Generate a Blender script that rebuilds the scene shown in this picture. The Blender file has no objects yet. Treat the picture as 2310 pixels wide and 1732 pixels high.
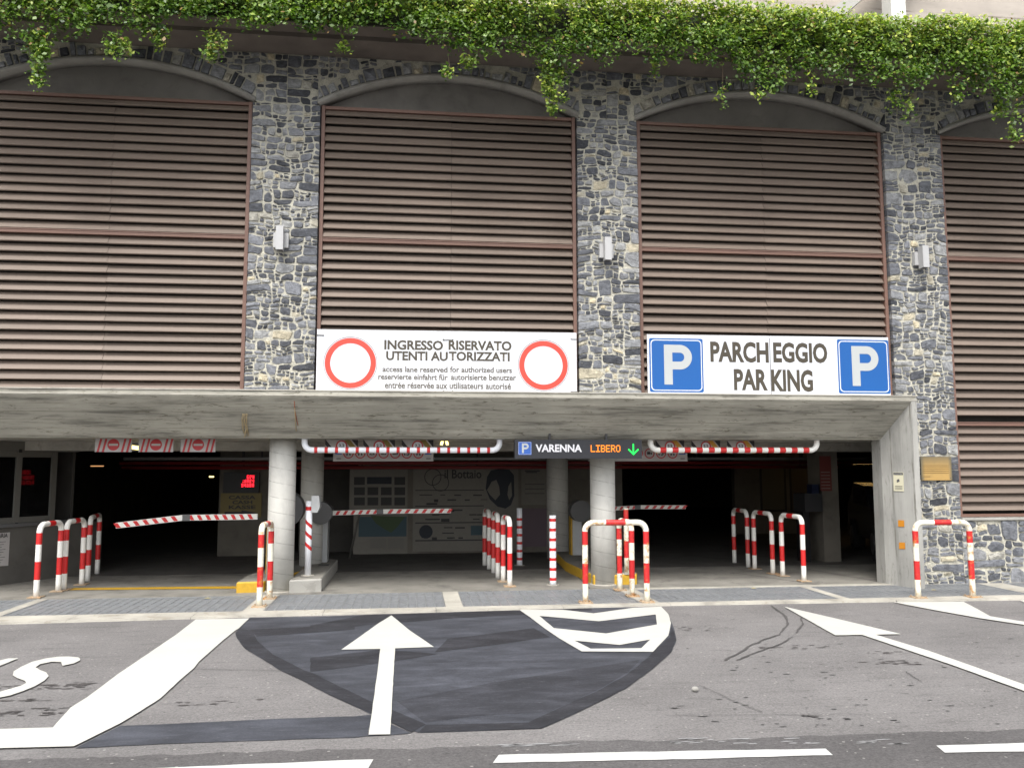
import bpy, math, random
import numpy as np
from mathutils import Vector, Matrix
from mathutils.geometry import tessellate_polygon
random.seed(7); rng = np.random.default_rng(7)
sc = bpy.context.scene
col = sc.collection

# ------------------------------------------------------------------ camera
F_PX, YAW, PITCH, ROLL = 1877.07, .1185, .1013, -.0016
H = 1.75; D = 11.8704
CAM = Vector((0, -D, H))
_fw = Vector((math.sin(YAW)*math.cos(PITCH), math.cos(YAW)*math.cos(PITCH), math.sin(PITCH)))
_r0 = Vector((math.cos(YAW), -math.sin(YAW), 0)); _u0 = _r0.cross(_fw)
_r = _r0*math.cos(ROLL)+_u0*math.sin(ROLL); _u = -_r0*math.sin(ROLL)+_u0*math.cos(ROLL)
cd = bpy.data.cameras.new('camera'); cam = bpy.data.objects.new('camera', cd); col.objects.link(cam)
M = Matrix.Identity(4)
for i in range(3):
    M[i][0] = _r[i]; M[i][1] = _u[i]; M[i][2] = -_fw[i]; M[i][3] = CAM[i]
cam.matrix_world = M
cd.sensor_width = 36; cd.lens = 36*F_PX/2310; cd.clip_end = 1000; cd.clip_start = .05
sc.camera = cam
# ------------------------------------------------------------------ world, sun, exposure
SUN_EL, SUN_AZ = 57, 200      # azimuth measured clockwise from +y (behind the camera, a little to the left)
w = bpy.data.worlds.new('World'); sc.world = w; w.use_nodes = True
nt = w.node_tree; nt.nodes.clear()
sky = nt.nodes.new('ShaderNodeTexSky'); sky.sky_type = 'NISHITA'; sky.sun_disc = False
sky.sun_elevation = math.radians(SUN_EL); sky.sun_rotation = math.radians(SUN_AZ)
sky.air_density = 1.0; sky.dust_density = 4.0; sky.ozone_density = 1.0
hs = nt.nodes.new('ShaderNodeHueSaturation'); hs.inputs['Saturation'].default_value = .28
bg = nt.nodes.new('ShaderNodeBackground'); bg.inputs['Strength'].default_value = .15
wo = nt.nodes.new('ShaderNodeOutputWorld')
nt.links.new(sky.outputs[0], hs.inputs['Color']); nt.links.new(hs.outputs[0], bg.inputs[0]); nt.links.new(bg.outputs[0], wo.inputs[0])
sd = bpy.data.lights.new('sun', 'SUN'); sd.energy = 1.1; sd.angle = math.radians(18); sd.color = (1, .97, .92)
sun = bpy.data.objects.new('sun', sd); col.objects.link(sun)
az = math.radians(SUN_AZ); el = math.radians(SUN_EL)
sdir = Vector((math.sin(az)*math.cos(el), math.cos(az)*math.cos(el), math.sin(el)))
sun.rotation_euler = sdir.to_track_quat('Z', 'Y').to_euler()
sc.view_settings.view_transform = 'Standard'; sc.view_settings.look = 'None'
sc.view_settings.gamma = 1; sc.view_settings.use_curve_mapping = False
sc.view_settings.exposure = 1.2
sc.render.engine = 'CYCLES'; sc.cycles.max_bounces = 8; sc.cycles.diffuse_bounces = 5

# ------------------------------------------------------------------ survey helpers: where a sight line meets a real plane
K = 2310/2212
def ray(px, py): return _r*((px-1155)/F_PX) - _u*((py-866)/F_PX) + _fw
def onz(px, py, z=0.):
    d = ray(px, py); return CAM + d*((z-H)/d.z)
def ony(px, py, y=0.):
    d = ray(px, py); return CAM + d*((y+D)/d.y)
def dy(px, py, y=0.): return ony(px*K, py*K, y)
def dz(px, py, z=0.): return onz(px*K, py*K, z)

# ------------------------------------------------------------------ materials
def mat(name, color, rough=.7, metal=0., spec=.5, emit=None, estr=0.):
    m = bpy.data.materials.new(name); m.use_nodes = True
    b = m.node_tree.nodes['Principled BSDF']
    b.inputs['Base Color'].default_value = (*color, 1); b.inputs['Roughness'].default_value = rough
    b.inputs['Metallic'].default_value = metal; b.inputs['Specular IOR Level'].default_value = spec
    if emit: b.inputs['Emission Color'].default_value = (*emit, 1); b.inputs['Emission Strength'].default_value = estr
    return m
class N:
    """small node-tree writer"""
    def __init__(s, m): s.m = m; s.t = m.node_tree; s.b = s.t.nodes['Principled BSDF']
    def n(s, typ, **kw):
        o = s.t.nodes.new(typ)
        for k, v in kw.items(): setattr(o, k, v)
        return o
    def l(s, a, b): s.t.links.new(a, b)
    def coord(s, scale=(1, 1, 1), kind='Object', loc=(0, 0, 0), rnd=False):
        c = s.n('ShaderNodeTexCoord'); mp = s.n('ShaderNodeMapping'); mp.inputs['Scale'].default_value = scale
        mp.inputs['Location'].default_value = loc
        if rnd:
            oi = s.n('ShaderNodeObjectInfo'); ad = s.n('ShaderNodeVectorMath', operation='ADD')
            sm = s.n('ShaderNodeMath', operation='MULTIPLY'); sm.inputs[1].default_value = 37.
            s.l(oi.outputs['Random'], sm.inputs[0]); s.l(c.outputs[kind], ad.inputs[0]); s.l(sm.outputs[0], ad.inputs[1]); s.l(ad.outputs[0], mp.inputs[0])
        else: s.l(c.outputs[kind], mp.inputs[0])
        return mp.outputs[0]
    def noise(s, vec, scale, detail=4, rough=.55, dist=0):
        o = s.n('ShaderNodeTexNoise'); o.inputs['Scale'].default_value = scale; o.inputs['Detail'].default_value = detail
        o.inputs['Roughness'].default_value = rough; o.inputs['Distortion'].default_value = dist; s.l(vec, o.inputs['Vector']); return o.outputs[0]
    def ramp(s, f, stops, interp='LINEAR'):
        o = s.n('ShaderNodeValToRGB'); o.color_ramp.interpolation = interp; e = o.color_ramp.elements
        while len(e) < len(stops): e.new(.5)
        for i, (p, c) in enumerate(stops):
            e[i].position = p; e[i].color = (c, c, c, 1) if isinstance(c, (int, float)) else (*c, 1)
        s.l(f, o.inputs[0]); return o.outputs[0]
    def mix(s, f, a, b, mode='MIX'):
        o = s.n('ShaderNodeMix', data_type='RGBA', blend_type=mode)
        for sock, v in ((o.inputs[0], f), (o.inputs[6], a), (o.inputs[7], b)):
            if hasattr(v, 'links') or hasattr(v, 'is_output'): s.l(v, sock)
            elif isinstance(v, (int, float)): sock.default_value = v
            else: sock.default_value = (*v, 1)
        return o.outputs[2]
    def math(s, op, a, b=0., c=0.):
        o = s.n('ShaderNodeMath', operation=op)
        for sock, v in zip(o.inputs, (a, b, c)):
            if hasattr(v, 'is_output'): s.l(v, sock)
            else: sock.default_value = v
        return o.outputs[0]
    def sep(s, vec):
        o = s.n('ShaderNodeSeparateXYZ'); s.l(vec, o.inputs[0]); return o.outputs
    def color(s, c): s.l(c, s.b.inputs['Base Color'])
    def bump(s, h, strength=.3, dist=.01):
        o = s.n('ShaderNodeBump'); o.inputs['Strength'].default_value = strength; o.inputs['Distance'].default_value = dist
        s.l(h, o.inputs['Height']); s.l(o.outputs[0], s.b.inputs['Normal'])

def m_asphalt(name, base, warm=1.0, streak=.5):
    m = mat(name, base, .9, spec=.25); x = N(m); v = x.coord()
    big = x.noise(v, .7, 5, .6); mid = x.noise(x.coord((1, 4, 1)), 2.2, 6, .65); fine = x.noise(v, 60, 3, .8)
    grit = x.noise(v, 210, 2, .8)
    a = x.ramp(big, [(.3, .8), (.7, 1.14)]); b_ = x.ramp(mid, [(.32, .62), (.45, 1.), (.8, 1.12)]); c = x.ramp(fine, [(.28, .5), (.5, 1.), (.75, 1.5)])
    g = x.ramp(grit, [(.3, .7), (.68, 1.), (.78, 1.9)])
    cc = x.mix(1., base, a, 'MULTIPLY'); cc = x.mix(streak, cc, b_, 'MULTIPLY'); cc = x.mix(.75, cc, c, 'MULTIPLY'); cc = x.mix(.7, cc, g, 'MULTIPLY')
    med = x.noise(x.coord((1, 1.6, 1)), 24, 4, .7); cc = x.mix(.7, cc, x.ramp(med, [(.3, .72), (.5, 1.), (.7, 1.25)]), 'MULTIPLY')
    chips = x.n('ShaderNodeTexVoronoi'); chips.inputs['Scale'].default_value = 30; x.l(v, chips.inputs['Vector'])
    cs = x.sep(chips.outputs['Color'])[0]; near = x.math('LESS_THAN', chips.outputs['Distance'], .30)
    cc = x.mix(x.math('MULTIPLY', near, x.ramp(cs, [(.955, 0.), (.97, .4)])), cc, (.45, .43, .40)); cc = x.mix(x.math('MULTIPLY', near, x.ramp(cs, [(.0, .6), (.08, .0)])), cc, (.05, .045, .045))
    x.color(cc); x.bump(x.math('ADD', fine, grit), .35, .006); return m
ASPH = m_asphalt('asphalt', (.183, .175, .171))
ASPH2 = m_asphalt('asphalt_road', (.108, .103, .102), streak=.3)
def m_patch(name, base):
    m = mat(name, base, .8, spec=.3); x = N(m); v = x.coord()
    n1 = x.noise(x.coord((1, 2.5, 1)), 1.6, 6, .65, .4); n2 = x.noise(v, 70, 3, .8)
    cc = x.mix(1., base, x.ramp(n1, [(.3, .62), (.5, 1.), (.72, 1.7)]), 'MULTIPLY'); cc = x.mix(.7, cc, x.ramp(n2, [(.3, .65), (.72, 1.25)]), 'MULTIPLY')
    sc_ = x.noise(x.coord((1, 5, 1)), 9, 4, .7); cc = x.mix(x.ramp(sc_, [(.58, 0.), (.76, .6)]), cc, (.13, .13, .14))
    x.color(cc); x.bump(n2, .3, .004); return m
PATCH = m_patch('dark_road_coating', (.048, .051, .061)); PATCH2 = m_patch('darker_road_coating', (.024, .0245, .029))
def m_paint_road(name='road_marking_paint', c=(.50, .495, .455), worn=.8):
    m = mat(name, c, .6); x = N(m); v = x.coord()
    n = x.noise(v, 26, 6, .75); n2 = x.noise(v, 2.2, 4, .6); n3 = x.noise(v, 150, 2, .8)
    mask = x.math('MULTIPLY', x.ramp(n, [(.62, 0.), (.70, 1.)]), x.ramp(n2, [(.42, 0.), (.62, 1.)]))
    cc = x.mix(x.math('MULTIPLY', mask, worn), c, (.25, .24, .23)); cc = x.mix(.35, cc, x.ramp(n2, [(.3, .82), (.7, 1.05)]), 'MULTIPLY')
    cc = x.mix(x.ramp(n3, [(.30, worn*.6), (.36, 0.)]), cc, (.2, .19, .18))
    x.color(cc); x.bump(n3, .2, .003); return m
ROADWHITE = m_paint_road(); ROADWHITE2 = m_paint_road('worn_marking_paint', (.50, .50, .48), 1.)
def m_conc(name, c, board=None, dark=.5, stain=(.10, .095, .08), pitch=.105):
    """cast concrete; board = axis ('x' or 'z') along which the formwork boards run"""
    m = mat(name, c, .85, spec=.3); x = N(m)
    sc3 = {'x': (.35, 3, 5.), 'z': (5, 4, .35), None: (1, 1, 1)}[board]
    v = x.coord(); vs = x.coord(sc3)
    n1 = x.noise(vs, 2.2, 7, .68, .3); n2 = x.noise(v, 1.1, 4, .6); n3 = x.noise(v, 70, 3, .7)
    cc = x.mix(1., c, x.ramp(n2, [(.3, .82), (.7, 1.12)]), 'MULTIPLY')
    cc = x.mix(dark, cc, x.ramp(n1, [(.36, .45), (.47, .88), (.62, 1.05), (.72, 1.4)]), 'MULTIPLY')
    n4 = x.noise(x.coord({'x': (1.2, 3, 7.), 'z': (7, 5, 1.2), None: (1, 1, 1)}[board], loc=(4, 2, 1)), 3.2, 8, .75, .8)
    cc = x.mix(x.ramp(n4, [(.56, 0.), (.63, dark*.9)]), cc, stain)
    h = n3
    if board:
        p = x.sep(v)['XYZ'.index(board.upper()) and 0 if board == 'z' else 2]
        wob = x.math('MULTIPLY', x.noise(v, 1.5, 2), .012)
        fr = x.math('FRACT', x.math('DIVIDE', x.math('ADD', p, wob), pitch))
        line = x.math('LESS_THAN', fr, .07)
        br = x.ramp(x.noise(x.coord({'x': (1.5, 1, 9), 'z': (9, 9, 1.5)}[board]), 1.6, 3), [(.42, 0.), (.58, .75)])
        cc = x.mix(x.math('MULTIPLY', line, br), cc, (c[0]*.42, c[1]*.4, c[2]*.36))
        bid = x.n('ShaderNodeTexWhiteNoise', noise_dimensions='1D'); x.l(x.math('FLOOR', x.math('DIVIDE', x.math('ADD', p, wob), pitch)), bid.inputs['W'])
        cc = x.mix(.5, cc, x.ramp(bid.outputs['Value'], [(0., .8), (1., 1.12)]), 'MULTIPLY')
        h = x.math('ADD', x.math('MULTIPLY', x.math('SUBTRACT', 1., line), 1.5), x.math('MULTIPLY', n1, .8))
    x.color(cc); x.bump(h, .35, .008); return m
CONC_BEAM = m_conc('board_marked_concrete', (.39, .375, .32), 'x', .95, (.13, .12, .09))
CONC_JAMB = m_conc('upright_board_concrete', (.36, .355, .33), 'z', .42, pitch=.13)
CONC = m_conc('smooth_concrete', (.36, .35, .32), None, .25)
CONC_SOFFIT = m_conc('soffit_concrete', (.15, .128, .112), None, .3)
CONC_KERB = m_conc('kerb_concrete', (.40, .38, .33), None, .45, (.2, .17, .12))
CONC_FLOOR = m_conc('floor_concrete', (.22, .21, .185), None, .5, (.07, .07, .065))
CONC_RIM = m_conc('arch_rim_concrete', (.31, .30, .275), None, .3)
TYMP = m_conc('tympanum_concrete', (.19, .18, .165), None, .3)
UPWALL = m_conc('beige_board_wall', (.47, .42, .37), 'x', .10, pitch=.42)
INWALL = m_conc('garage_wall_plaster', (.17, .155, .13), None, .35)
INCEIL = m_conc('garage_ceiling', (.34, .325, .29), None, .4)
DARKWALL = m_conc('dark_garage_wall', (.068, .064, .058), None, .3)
def m_column():
    m = mat('spiral_formed_concrete', (.56, .55, .51), .8, spec=.3); x = N(m); v = x.coord()
    s = x.sep(v); ang = x.math('ARCTAN2', s[1], s[0]); hel = x.math('ADD', x.math('DIVIDE', s[2], .21), x.math('DIVIDE', ang, 2*math.pi))
    line = x.math('LESS_THAN', x.math('FRACT', hel), .05)
    n = x.noise(v, 3, 6, .65); n2 = x.noise(x.coord((1, 1, .25)), 6, 5, .7); n3 = x.noise(v, 14, 4)
    cc = x.mix(1., (.56, .55, .51), x.ramp(n, [(.3, .84), (.7, 1.08)]), 'MULTIPLY')
    cc = x.mix(.6, cc, x.ramp(n2, [(.3, .72), (.5, 1.), (.8, 1.05)]), 'MULTIPLY')
    cc = x.mix(x.math('MULTIPLY', line, x.ramp(n3, [(.35, .1), (.6, .55)])), cc, (.18, .17, .15))
    x.color(cc); x.bump(x.math('SUBTRACT', n3, line), .3, .006); return m
COLUMN = m_column()
def m_stone():
    m = mat('rubble_stone', (.1, .1, .1), .75, spec=.4); x = N(m)
    oi = x.n('ShaderNodeObjectInfo'); v = x.coord(rnd=True)
    vs = x.coord((1.5, 1.5, 6), rnd=True)
    base = x.ramp(oi.outputs['Random'], [(0., (.040, .043, .051)), (.2, (.085, .090, .103)), (.4, (.13, .137, .153)), (.6, (.175, .182, .20)), (.78, (.24, .245, .25)), (.92, (.31, .312, .305)), (.955, (.38, .35, .27)), (1., (.52, .45, .31))])
    n1 = x.noise(v, 13, 6, .7, .5); n2 = x.noise(vs, 8, 6, .75, .6); n3 = x.noise(v, 60, 3, .7)
    cc = x.mix(.9, base, x.ramp(n1, [(.32, .5), (.5, 1.), (.68, 1.45)]), 'MULTIPLY')
    cc = x.mix(.65, cc, x.ramp(n2, [(.3, .5), (.5, 1.), (.72, 1.5)]), 'MULTIPLY')
    cc = x.mix(x.ramp(n2, [(.60, 0.), (.72, .55)]), cc, (.40, .395, .36))
    x.color(cc); x.bump(x.math('ADD', n1, x.math('MULTIPLY', n2, .7)), .8, .02); return m
STONE = m_stone()
def m_mortar():
    m = mat('lime_mortar', (.36, .345, .285), .95, spec=.2); x = N(m); v = x.coord()
    n = x.noise(v, 9, 7, .7, .3); n2 = x.noise(v, 45, 4, .7)
    cc = x.mix(1., (.52, .50, .42), x.ramp(n, [(.3, .52), (.48, .95), (.7, 1.15)]), 'MULTIPLY'); cc = x.mix(.6, cc, x.ramp(n2, [(.3, .6), (.6, 1.1)]), 'MULTIPLY')
    x.color(cc); x.bump(x.math('ADD', n, x.math('MULTIPLY', n2, .4)), 1., .03); return m
MORTAR = m_mortar()
def m_louvre(name, c):
    m = mat(name, c, .5, spec=.35); x = N(m); v = x.coord()
    oi = x.n('ShaderNodeObjectInfo'); n = x.noise(x.coord((.6, 1, 6), rnd=True), 2.5, 5, .6); n2 = x.noise(v, 40, 3, .7)
    cc = x.mix(1., c, x.ramp(oi.outputs['Random'], [(0, .88), (1, 1.08)]), 'MULTIPLY'); cc = x.mix(.5, cc, x.ramp(n, [(.3, .82), (.7, 1.14)]), 'MULTIPLY')
    cc = x.mix(.3, cc, x.ramp(n2, [(.3, .85), (.7, 1.1)]), 'MULTIPLY')
    x.color(cc); return m
SLAT = m_louvre('brown_slat_metal', (.176, .138, .112)); FRAME = m_louvre('red_brown_frame_metal', (.17, .098, .075))
def m_gloss(name, c, rust=.0, dirt=.2, rough=.35):
    m = mat(name, c, rough); x = N(m); v = x.coord()
    n = x.noise(v, 14, 6, .7, .4); n2 = x.noise(v, 3.5, 4, .6); n3 = x.noise(v, 45, 4, .7)
    cc = x.mix(dirt, c, x.ramp(n, [(.3, .6), (.6, 1.05)]), 'MULTIPLY')
    cc = x.mix(x.math('MULTIPLY', x.ramp(n3, [(.66, 0.), (.71, 1.)]), dirt*2.2), cc, (.12, .1, .09))
    if rust: cc = x.mix(x.math('MULTIPLY', x.ramp(n, [(.55-.06*rust, 0.), (.66-.06*rust, .85)]), x.ramp(n2, [(.44, 0.), (.56, 1.)])), cc, (.42, .20, .05))
    x.color(cc); return m
RED = m_gloss('red_paint', (.56, .020, .020)); WHITE = m_gloss('white_paint', (.78, .77, .72)); WHITE_R = m_gloss('rusty_white_paint', (.76, .74, .62), 1.1, .35)
RED_R = m_gloss('rubbed_red_paint', (.55, .022, .024), .3, .5)
RUST = m_gloss('rusty_base', (.40, .30, .20), 1.2, .6, .8)
STRIPED_WHITE = m_gloss('white_plastic', (.80, .82, .86), 0, .12)
SIGNWHITE = m_gloss('sign_white', (.60, .615, .65), 0, .03, .4); SIGNGREY = mat('small_sign_white', (.42, .40, .385), .5)
LETTER = mat('brown_black_lettering', (.055, .045, .03), .5); BLACK = mat('black_print', (.012, .012, .014), .5)
LETTER2 = mat('grey_lettering', (.11, .10, .085), .5)
RINGRED = mat('sign_ring_red', (.80, .055, .035), .4); SIGNRED = mat('no_entry_red', (.42, .025, .03), .45)
BLUE = mat('parking_blue', (.003, .085, .31), .35); BLUE2 = mat('panel_blue', (.03, .10, .38), .4); PGREY = mat('reflective_p_white', (.40, .42, .42), .5)
CHAR = mat('charcoal_sign_case', (.016, .017, .022), .45)
YEL = m_gloss('yellow_paint', (.52, .31, .02), 0, .5, .6); YELSIGN = mat('yellow_sign', (.20, .15, .03), .5)
ORANGE = mat('orange_reflector', (.55, .22, .02), .4)
LEDO = mat('orange_led', (.1, .03, 0), .4, emit=(1, .24, .01), estr=1.0); LEDG = mat('green_led', (0, .1, .02), .4, emit=(.01, .8, .08), estr=.9)
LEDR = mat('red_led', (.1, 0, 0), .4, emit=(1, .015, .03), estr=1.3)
TUBE = mat('warm_tube', (.8, .6, .3), .4, emit=(1, .62, .2), estr=3.2); LAMPW = mat('lit_lamp', (.8, .7, .4), .4, emit=(1, .78, .25), estr=1.6)
GALV = m_gloss('galvanised_steel', (.27, .278, .285), 0, .5, .45); N(GALV).b.inputs['Metallic'].default_value = .3
PIT = mat('drain_dark', (.02, .02, .022), .9); DARKM = mat('dark_metal', (.03, .03, .032), .5); ALU = m_gloss('grey_aluminium', (.11, .107, .095), 0, .25, .5)
GREYBOX = m_gloss('pale_grey_housing', (.42, .43, .43), 0, .15); DGREY = mat('dark_grey_housing', (.10, .10, .10), .5)
REDPIPE = mat('dark_red_pipe', (.22, .02, .02), .4); GLASS = mat('booth_glass', (.03, .03, .03), .05, spec=.5)
GLASS.node_tree.nodes['Principled BSDF'].inputs['Transmission Weight'].default_value = .85
GLASS.node_tree.nodes['Principled BSDF'].inputs['IOR'].default_value = 1.15
SOIL = mat('planter_core', (.02, .022, .012), 1.)
LAMPC = m_gloss('lamp_casing', (.42, .42, .42), 0, .12)
RUBBER = mat('tyre_rubber', (.015, .015, .015), .8); CARP = mat('dark_car_paint', (.02, .022, .028), .25); RIM = mat('wheel_rim', (.25, .25, .26), .3, metal=.8)
POSTER = m_gloss('poster_paper', (.20, .187, .16), 0, .25, .6)
BRASS = None
def m_brass():
    m = mat('brass_plaque', (.60, .36, .09), .45, metal=.35); x = N(m); v = x.coord(kind='Generated')
    s = x.sep(v)
    def edge(a): return x.math('MULTIPLY', x.math('MULTIPLY', a, x.math('SUBTRACT', 1., a)), 4.)
    e = x.math('MULTIPLY', x.ramp(edge(s[0]), [(.05, 0.), (.45, 1.)]), x.ramp(s[2], [(.5, 1.), (1., .15)]))
    n = x.noise(v, 4, 4)
    cc = x.mix(x.math('MULTIPLY', e, x.ramp(n, [(.2, .75), (.6, 1.)])), (.16, .14, .09), (.50, .32, .11)); x.color(cc); return m
BRASS = m_brass()

# ------------------------------------------------------------------ object helpers
def tag(o, label=None, cat=None, group=None, kind=None):
    if label: o['label'] = label
    if cat: o['category'] = cat
    if group: o['group'] = group
    if kind: o['kind'] = kind
    return o
def empty(name, loc=(0, 0, 0), label=None, cat=None, group=None, kind=None):
    o = bpy.data.objects.new(name, None); o.empty_display_size = .1; col.objects.link(o); o.location = loc
    return tag(o, label, cat, group, kind)
def link(name, me, parent=None, mats=None, loc=None):
    if mats is not None and not me.materials:
        for m in (mats if isinstance(mats, (list, tuple)) else [mats]): me.materials.append(m)
    o = bpy.data.objects.new(name, me); col.objects.link(o)
    if parent:
        o.parent = parent; o.matrix_parent_inverse = Matrix.Translation(parent.location).inverted() if parent.type == 'EMPTY' else Matrix.Identity(4)
    if loc is not None: o.location = loc
    return o
class MB:
    def __init__(s): s.v = []; s.f = []; s.mi = []; s.sm = []
    def add(s, vs, fs, mi=0, smooth=False):
        b = len(s.v); s.v += [tuple(q) for q in vs]
        for f in fs: s.f.append([b+i for i in f]); s.mi.append(mi); s.sm.append(smooth)
        return s
    def box(s, x0, x1, y0, y1, z0, z1, mi=0):
        return s.add([(x0, y0, z0), (x1, y0, z0), (x1, y1, z0), (x0, y1, z0), (x0, y0, z1), (x1, y0, z1), (x1, y1, z1), (x0, y1, z1)],
                     [(0, 3, 2, 1), (4, 5, 6, 7), (0, 1, 5, 4), (1, 2, 6, 5), (2, 3, 7, 6), (3, 0, 4, 7)], mi)
    def prism(s, pts, ext, mi=0, smooth=False):
        """closed polygon pts (3d) extruded by vector ext"""
        n = len(pts); e = Vector(ext); P = [Vector(p) for p in pts]
        s.add(P+[p+e for p in P], [(i, (i+1) % n, n+(i+1) % n, n+i) for i in range(n)], mi, smooth)
        s.add(P, [tuple(range(n))[::-1]], mi); s.add([p+e for p in P], [tuple(range(n))], mi); return s
    def tube(s, path, r, n=14, mfn=None, caps=True, mi=0):
        P = [Vector(p) for p in path]; b = len(s.v); up = None; acc = 0
        for i, p in enumerate(P):
            t = ((P[min(i+1, len(P)-1)]-p).normalized() + (p-P[max(i-1, 0)]).normalized()).normalized()
            if up is None: up = t.orthogonal().normalized()
            up = (up - t*up.dot(t)).normalized(); q = t.cross(up)
            for k in range(n):
                a = 2*math.pi*k/n; s.v.append(tuple(p + (up*math.cos(a)+q*math.sin(a))*r))
        for i in range(len(P)-1):
            L = (P[i+1]-P[i]).length; m_ = mfn(acc+L/2) if mfn else mi; acc += L
            for k in range(n):
                s.f.append([b+i*n+k, b+i*n+(k+1) % n, b+(i+1)*n+(k+1) % n, b+(i+1)*n+k]); s.mi.append(m_); s.sm.append(True)
        if caps:
            s.f.append([b+k for k in range(n)][::-1]); s.mi.append(mfn(0) if mfn else mi); s.sm.append(False)
            s.f.append([b+(len(P)-1)*n+k for k in range(n)]); s.mi.append(mfn(acc) if mfn else mi); s.sm.append(False)
        return s
    def mesh(s, name, mats):
        me = bpy.data.meshes.new(name); me.from_pydata(s.v, [], s.f)
        for m in (mats if isinstance(mats, (list, tuple)) else [mats]): me.materials.append(m)
        me.polygons.foreach_set('material_index', s.mi); me.polygons.foreach_set('use_smooth', s.sm); me.update(); return me
    def build(s, name, mats, parent=None): return link(name, s.mesh(name, mats), parent)
def disc_pts(cx, cz, r, y, n=36, sx=1.): return [(cx+r*sx*math.cos(2*math.pi*i/n), y, cz+r*math.sin(2*math.pi*i/n)) for i in range(n)]
def flat_disc(name, c, r, y, m, parent, n=36, th=.002):
    return MB().prism(disc_pts(c[0], c[1], r, y, n), (0, -th, 0)).build(name, m, parent)
def ring(name, c, r0, r1, y, m, parent, n=48, th=.002):
    a = disc_pts(c[0], c[1], r0, y-th, n); b = disc_pts(c[0], c[1], r1, y-th, n); mb = MB()
    mb.add(a+b+[(p[0], y, p[2]) for p in b], [(i, (i+1) % n, n+(i+1) % n, n+i) for i in range(n)]+[(n+i, n+(i+1) % n, 2*n+(i+1) % n, 2*n+i) for i in range(n)])
    return mb.build(name, m, parent)
def text(body, p00, du, dv, wid, hei, m, parent, name='lettering', bold=0., shear=0.):
    """lettering meshed and fitted in a wid x hei box whose lower left corner is p00; du/dv unit vectors"""
    cu = bpy.data.curves.new(name, 'FONT'); cu.body = body; cu.size = 1; cu.offset = bold; cu.resolution_u = 3; cu.shear = shear; cu.space_line = .9
    cu.align_x = 'CENTER'
    o = bpy.data.objects.new(name, cu); col.objects.link(o)
    dg = bpy.context.evaluated_depsgraph_get(); me = bpy.data.meshes.new_from_object(o.evaluated_get(dg)); bpy.data.objects.remove(o)
    n = len(me.vertices); co = np.empty(n*3); me.vertices.foreach_get('co', co); co = co.reshape(-1, 3)
    lo = co.min(0); hi = co.max(0); u_ = (co[:, 0]-lo[0])/(hi[0]-lo[0])*wid; v_ = (co[:, 1]-lo[1])/(hi[1]-lo[1])*hei
    out = np.array(p00)[None]+u_[:, None]*np.array(du)[None]+v_[:, None]*np.array(dv)[None]
    me.vertices.foreach_set('co', out.ravel()); me.update(); me.materials.clear(); me.materials.append(m)
    return link(name, me, parent)
def dtext(body, x0, y0, x1, y1, Y, m, parent, bold=0., name='lettering'):
    """lettering on the plane y=Y filling the view box x0..x1, y0(top)..y1(bottom)"""
    a = dy(x0, y1, Y); b = dy(x1, y1, Y); c = dy((x0+x1)/2, (y0+y1)/2, Y); hh = (dy((x0+x1)/2, y0, Y)-dy((x0+x1)/2, y1, Y)).z
    return text(body, (a.x, Y, c.z-hh/2), (1, 0, 0), (0, 0, 1), b.x-a.x, hh, m, parent, name, bold)
def plate(name, pts2, Y, th, m, parent):
    """flat plate with outline pts2 [(x,z)] whose face is at y=Y and back at Y+th"""
    return MB().prism([(p[0], Y+th, p[1]) for p in pts2], (0, -th, 0)).build(name, m, parent)
def rect(x0, x1, z0, z1): return [(x0, z0), (x1, z0), (x1, z1), (x0, z1)]

# ================================================================== GROUND
def sheet(name, pts, z, m, parent=None, holes=()):
    P = [Vector((p[0], p[1], z)) for p in pts]; polys = [P]+[[Vector((p[0], p[1], z)) for p in h] for h in holes]
    tri = tessellate_polygon(polys); flat = [q for po in polys for q in po]; me = bpy.data.meshes.new(name)
    me.from_pydata([tuple(q) for q in flat], [], [tuple(t) for t in tri]); me.update()
    me.materials.append(m)
    me.polygons.foreach_set('use_smooth', [False]*len(me.polygons))
    # make normals point up
    import bmesh
    b = bmesh.new(); b.from_mesh(me)
    for f in b.faces:
        if f.normal.z < 0: f.normal_flip()
    b.to_mesh(me); b.free()
    return link(name, me, parent)
def Z1(p, z=0.): return onz(p[0]*800/2212, 1350+p[1]*800/2212, z)
def Z2(p, z=0.): return onz(700+p[0]*900/2212, 1350+p[1]*900/2212, z)
def Z3(p, z=0.): return onz(1500+p[0]*810/2212, 1300+p[1]*810/2212, z)
edge = [(-60, -1.9), (-12, -1.85), (-7, -1.69), (-4.63, -1.572), (-1.2, -1.435), (1.2, -1.35), (3.23, -1.286), (5.5, -1.34), (8.1, -1.442), (12, -1.6), (60, -2.)]
# everything beyond the kerb line: one pavement of asphalt, reaching far in front
base = sheet('ground', [(-150, -200), (150, -200), (150, 60), (-150, 60)], -.16, mat('earth', (.06, .055, .05), .95)); tag(base, kind='structure')
fore = sheet('forecourt', edge+[(60, -60), (-60, -60)], 0., ASPH); tag(fore, kind='structure')
roadb = [Z1((0, 1005)), Z1((500, 990)), Z1((900, 978)), Z1((1500, 962)), Z1((2212, 935)), Z2((400, 836)), Z2((700, 826)), Z2((1100, 815)), Z2((1500, 790)), Z3((300, 1010)), Z3((900, 985)), Z3((1500, 965)), Z3((2212, 945))]
rb = []
for i in range(len(roadb)-1):
    for t in range(6):
        q = roadb[i].lerp(roadb[i+1], t/6); rb.append((q.x, q.y+random.uniform(-.025, .025)))
road = sheet('road', [(-60, roadb[0].y-.5)]+rb+[(60, roadb[-1].y-1.0), (60, -60), (-60, -60)], .004, ASPH2); tag(road, kind='structure')
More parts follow.
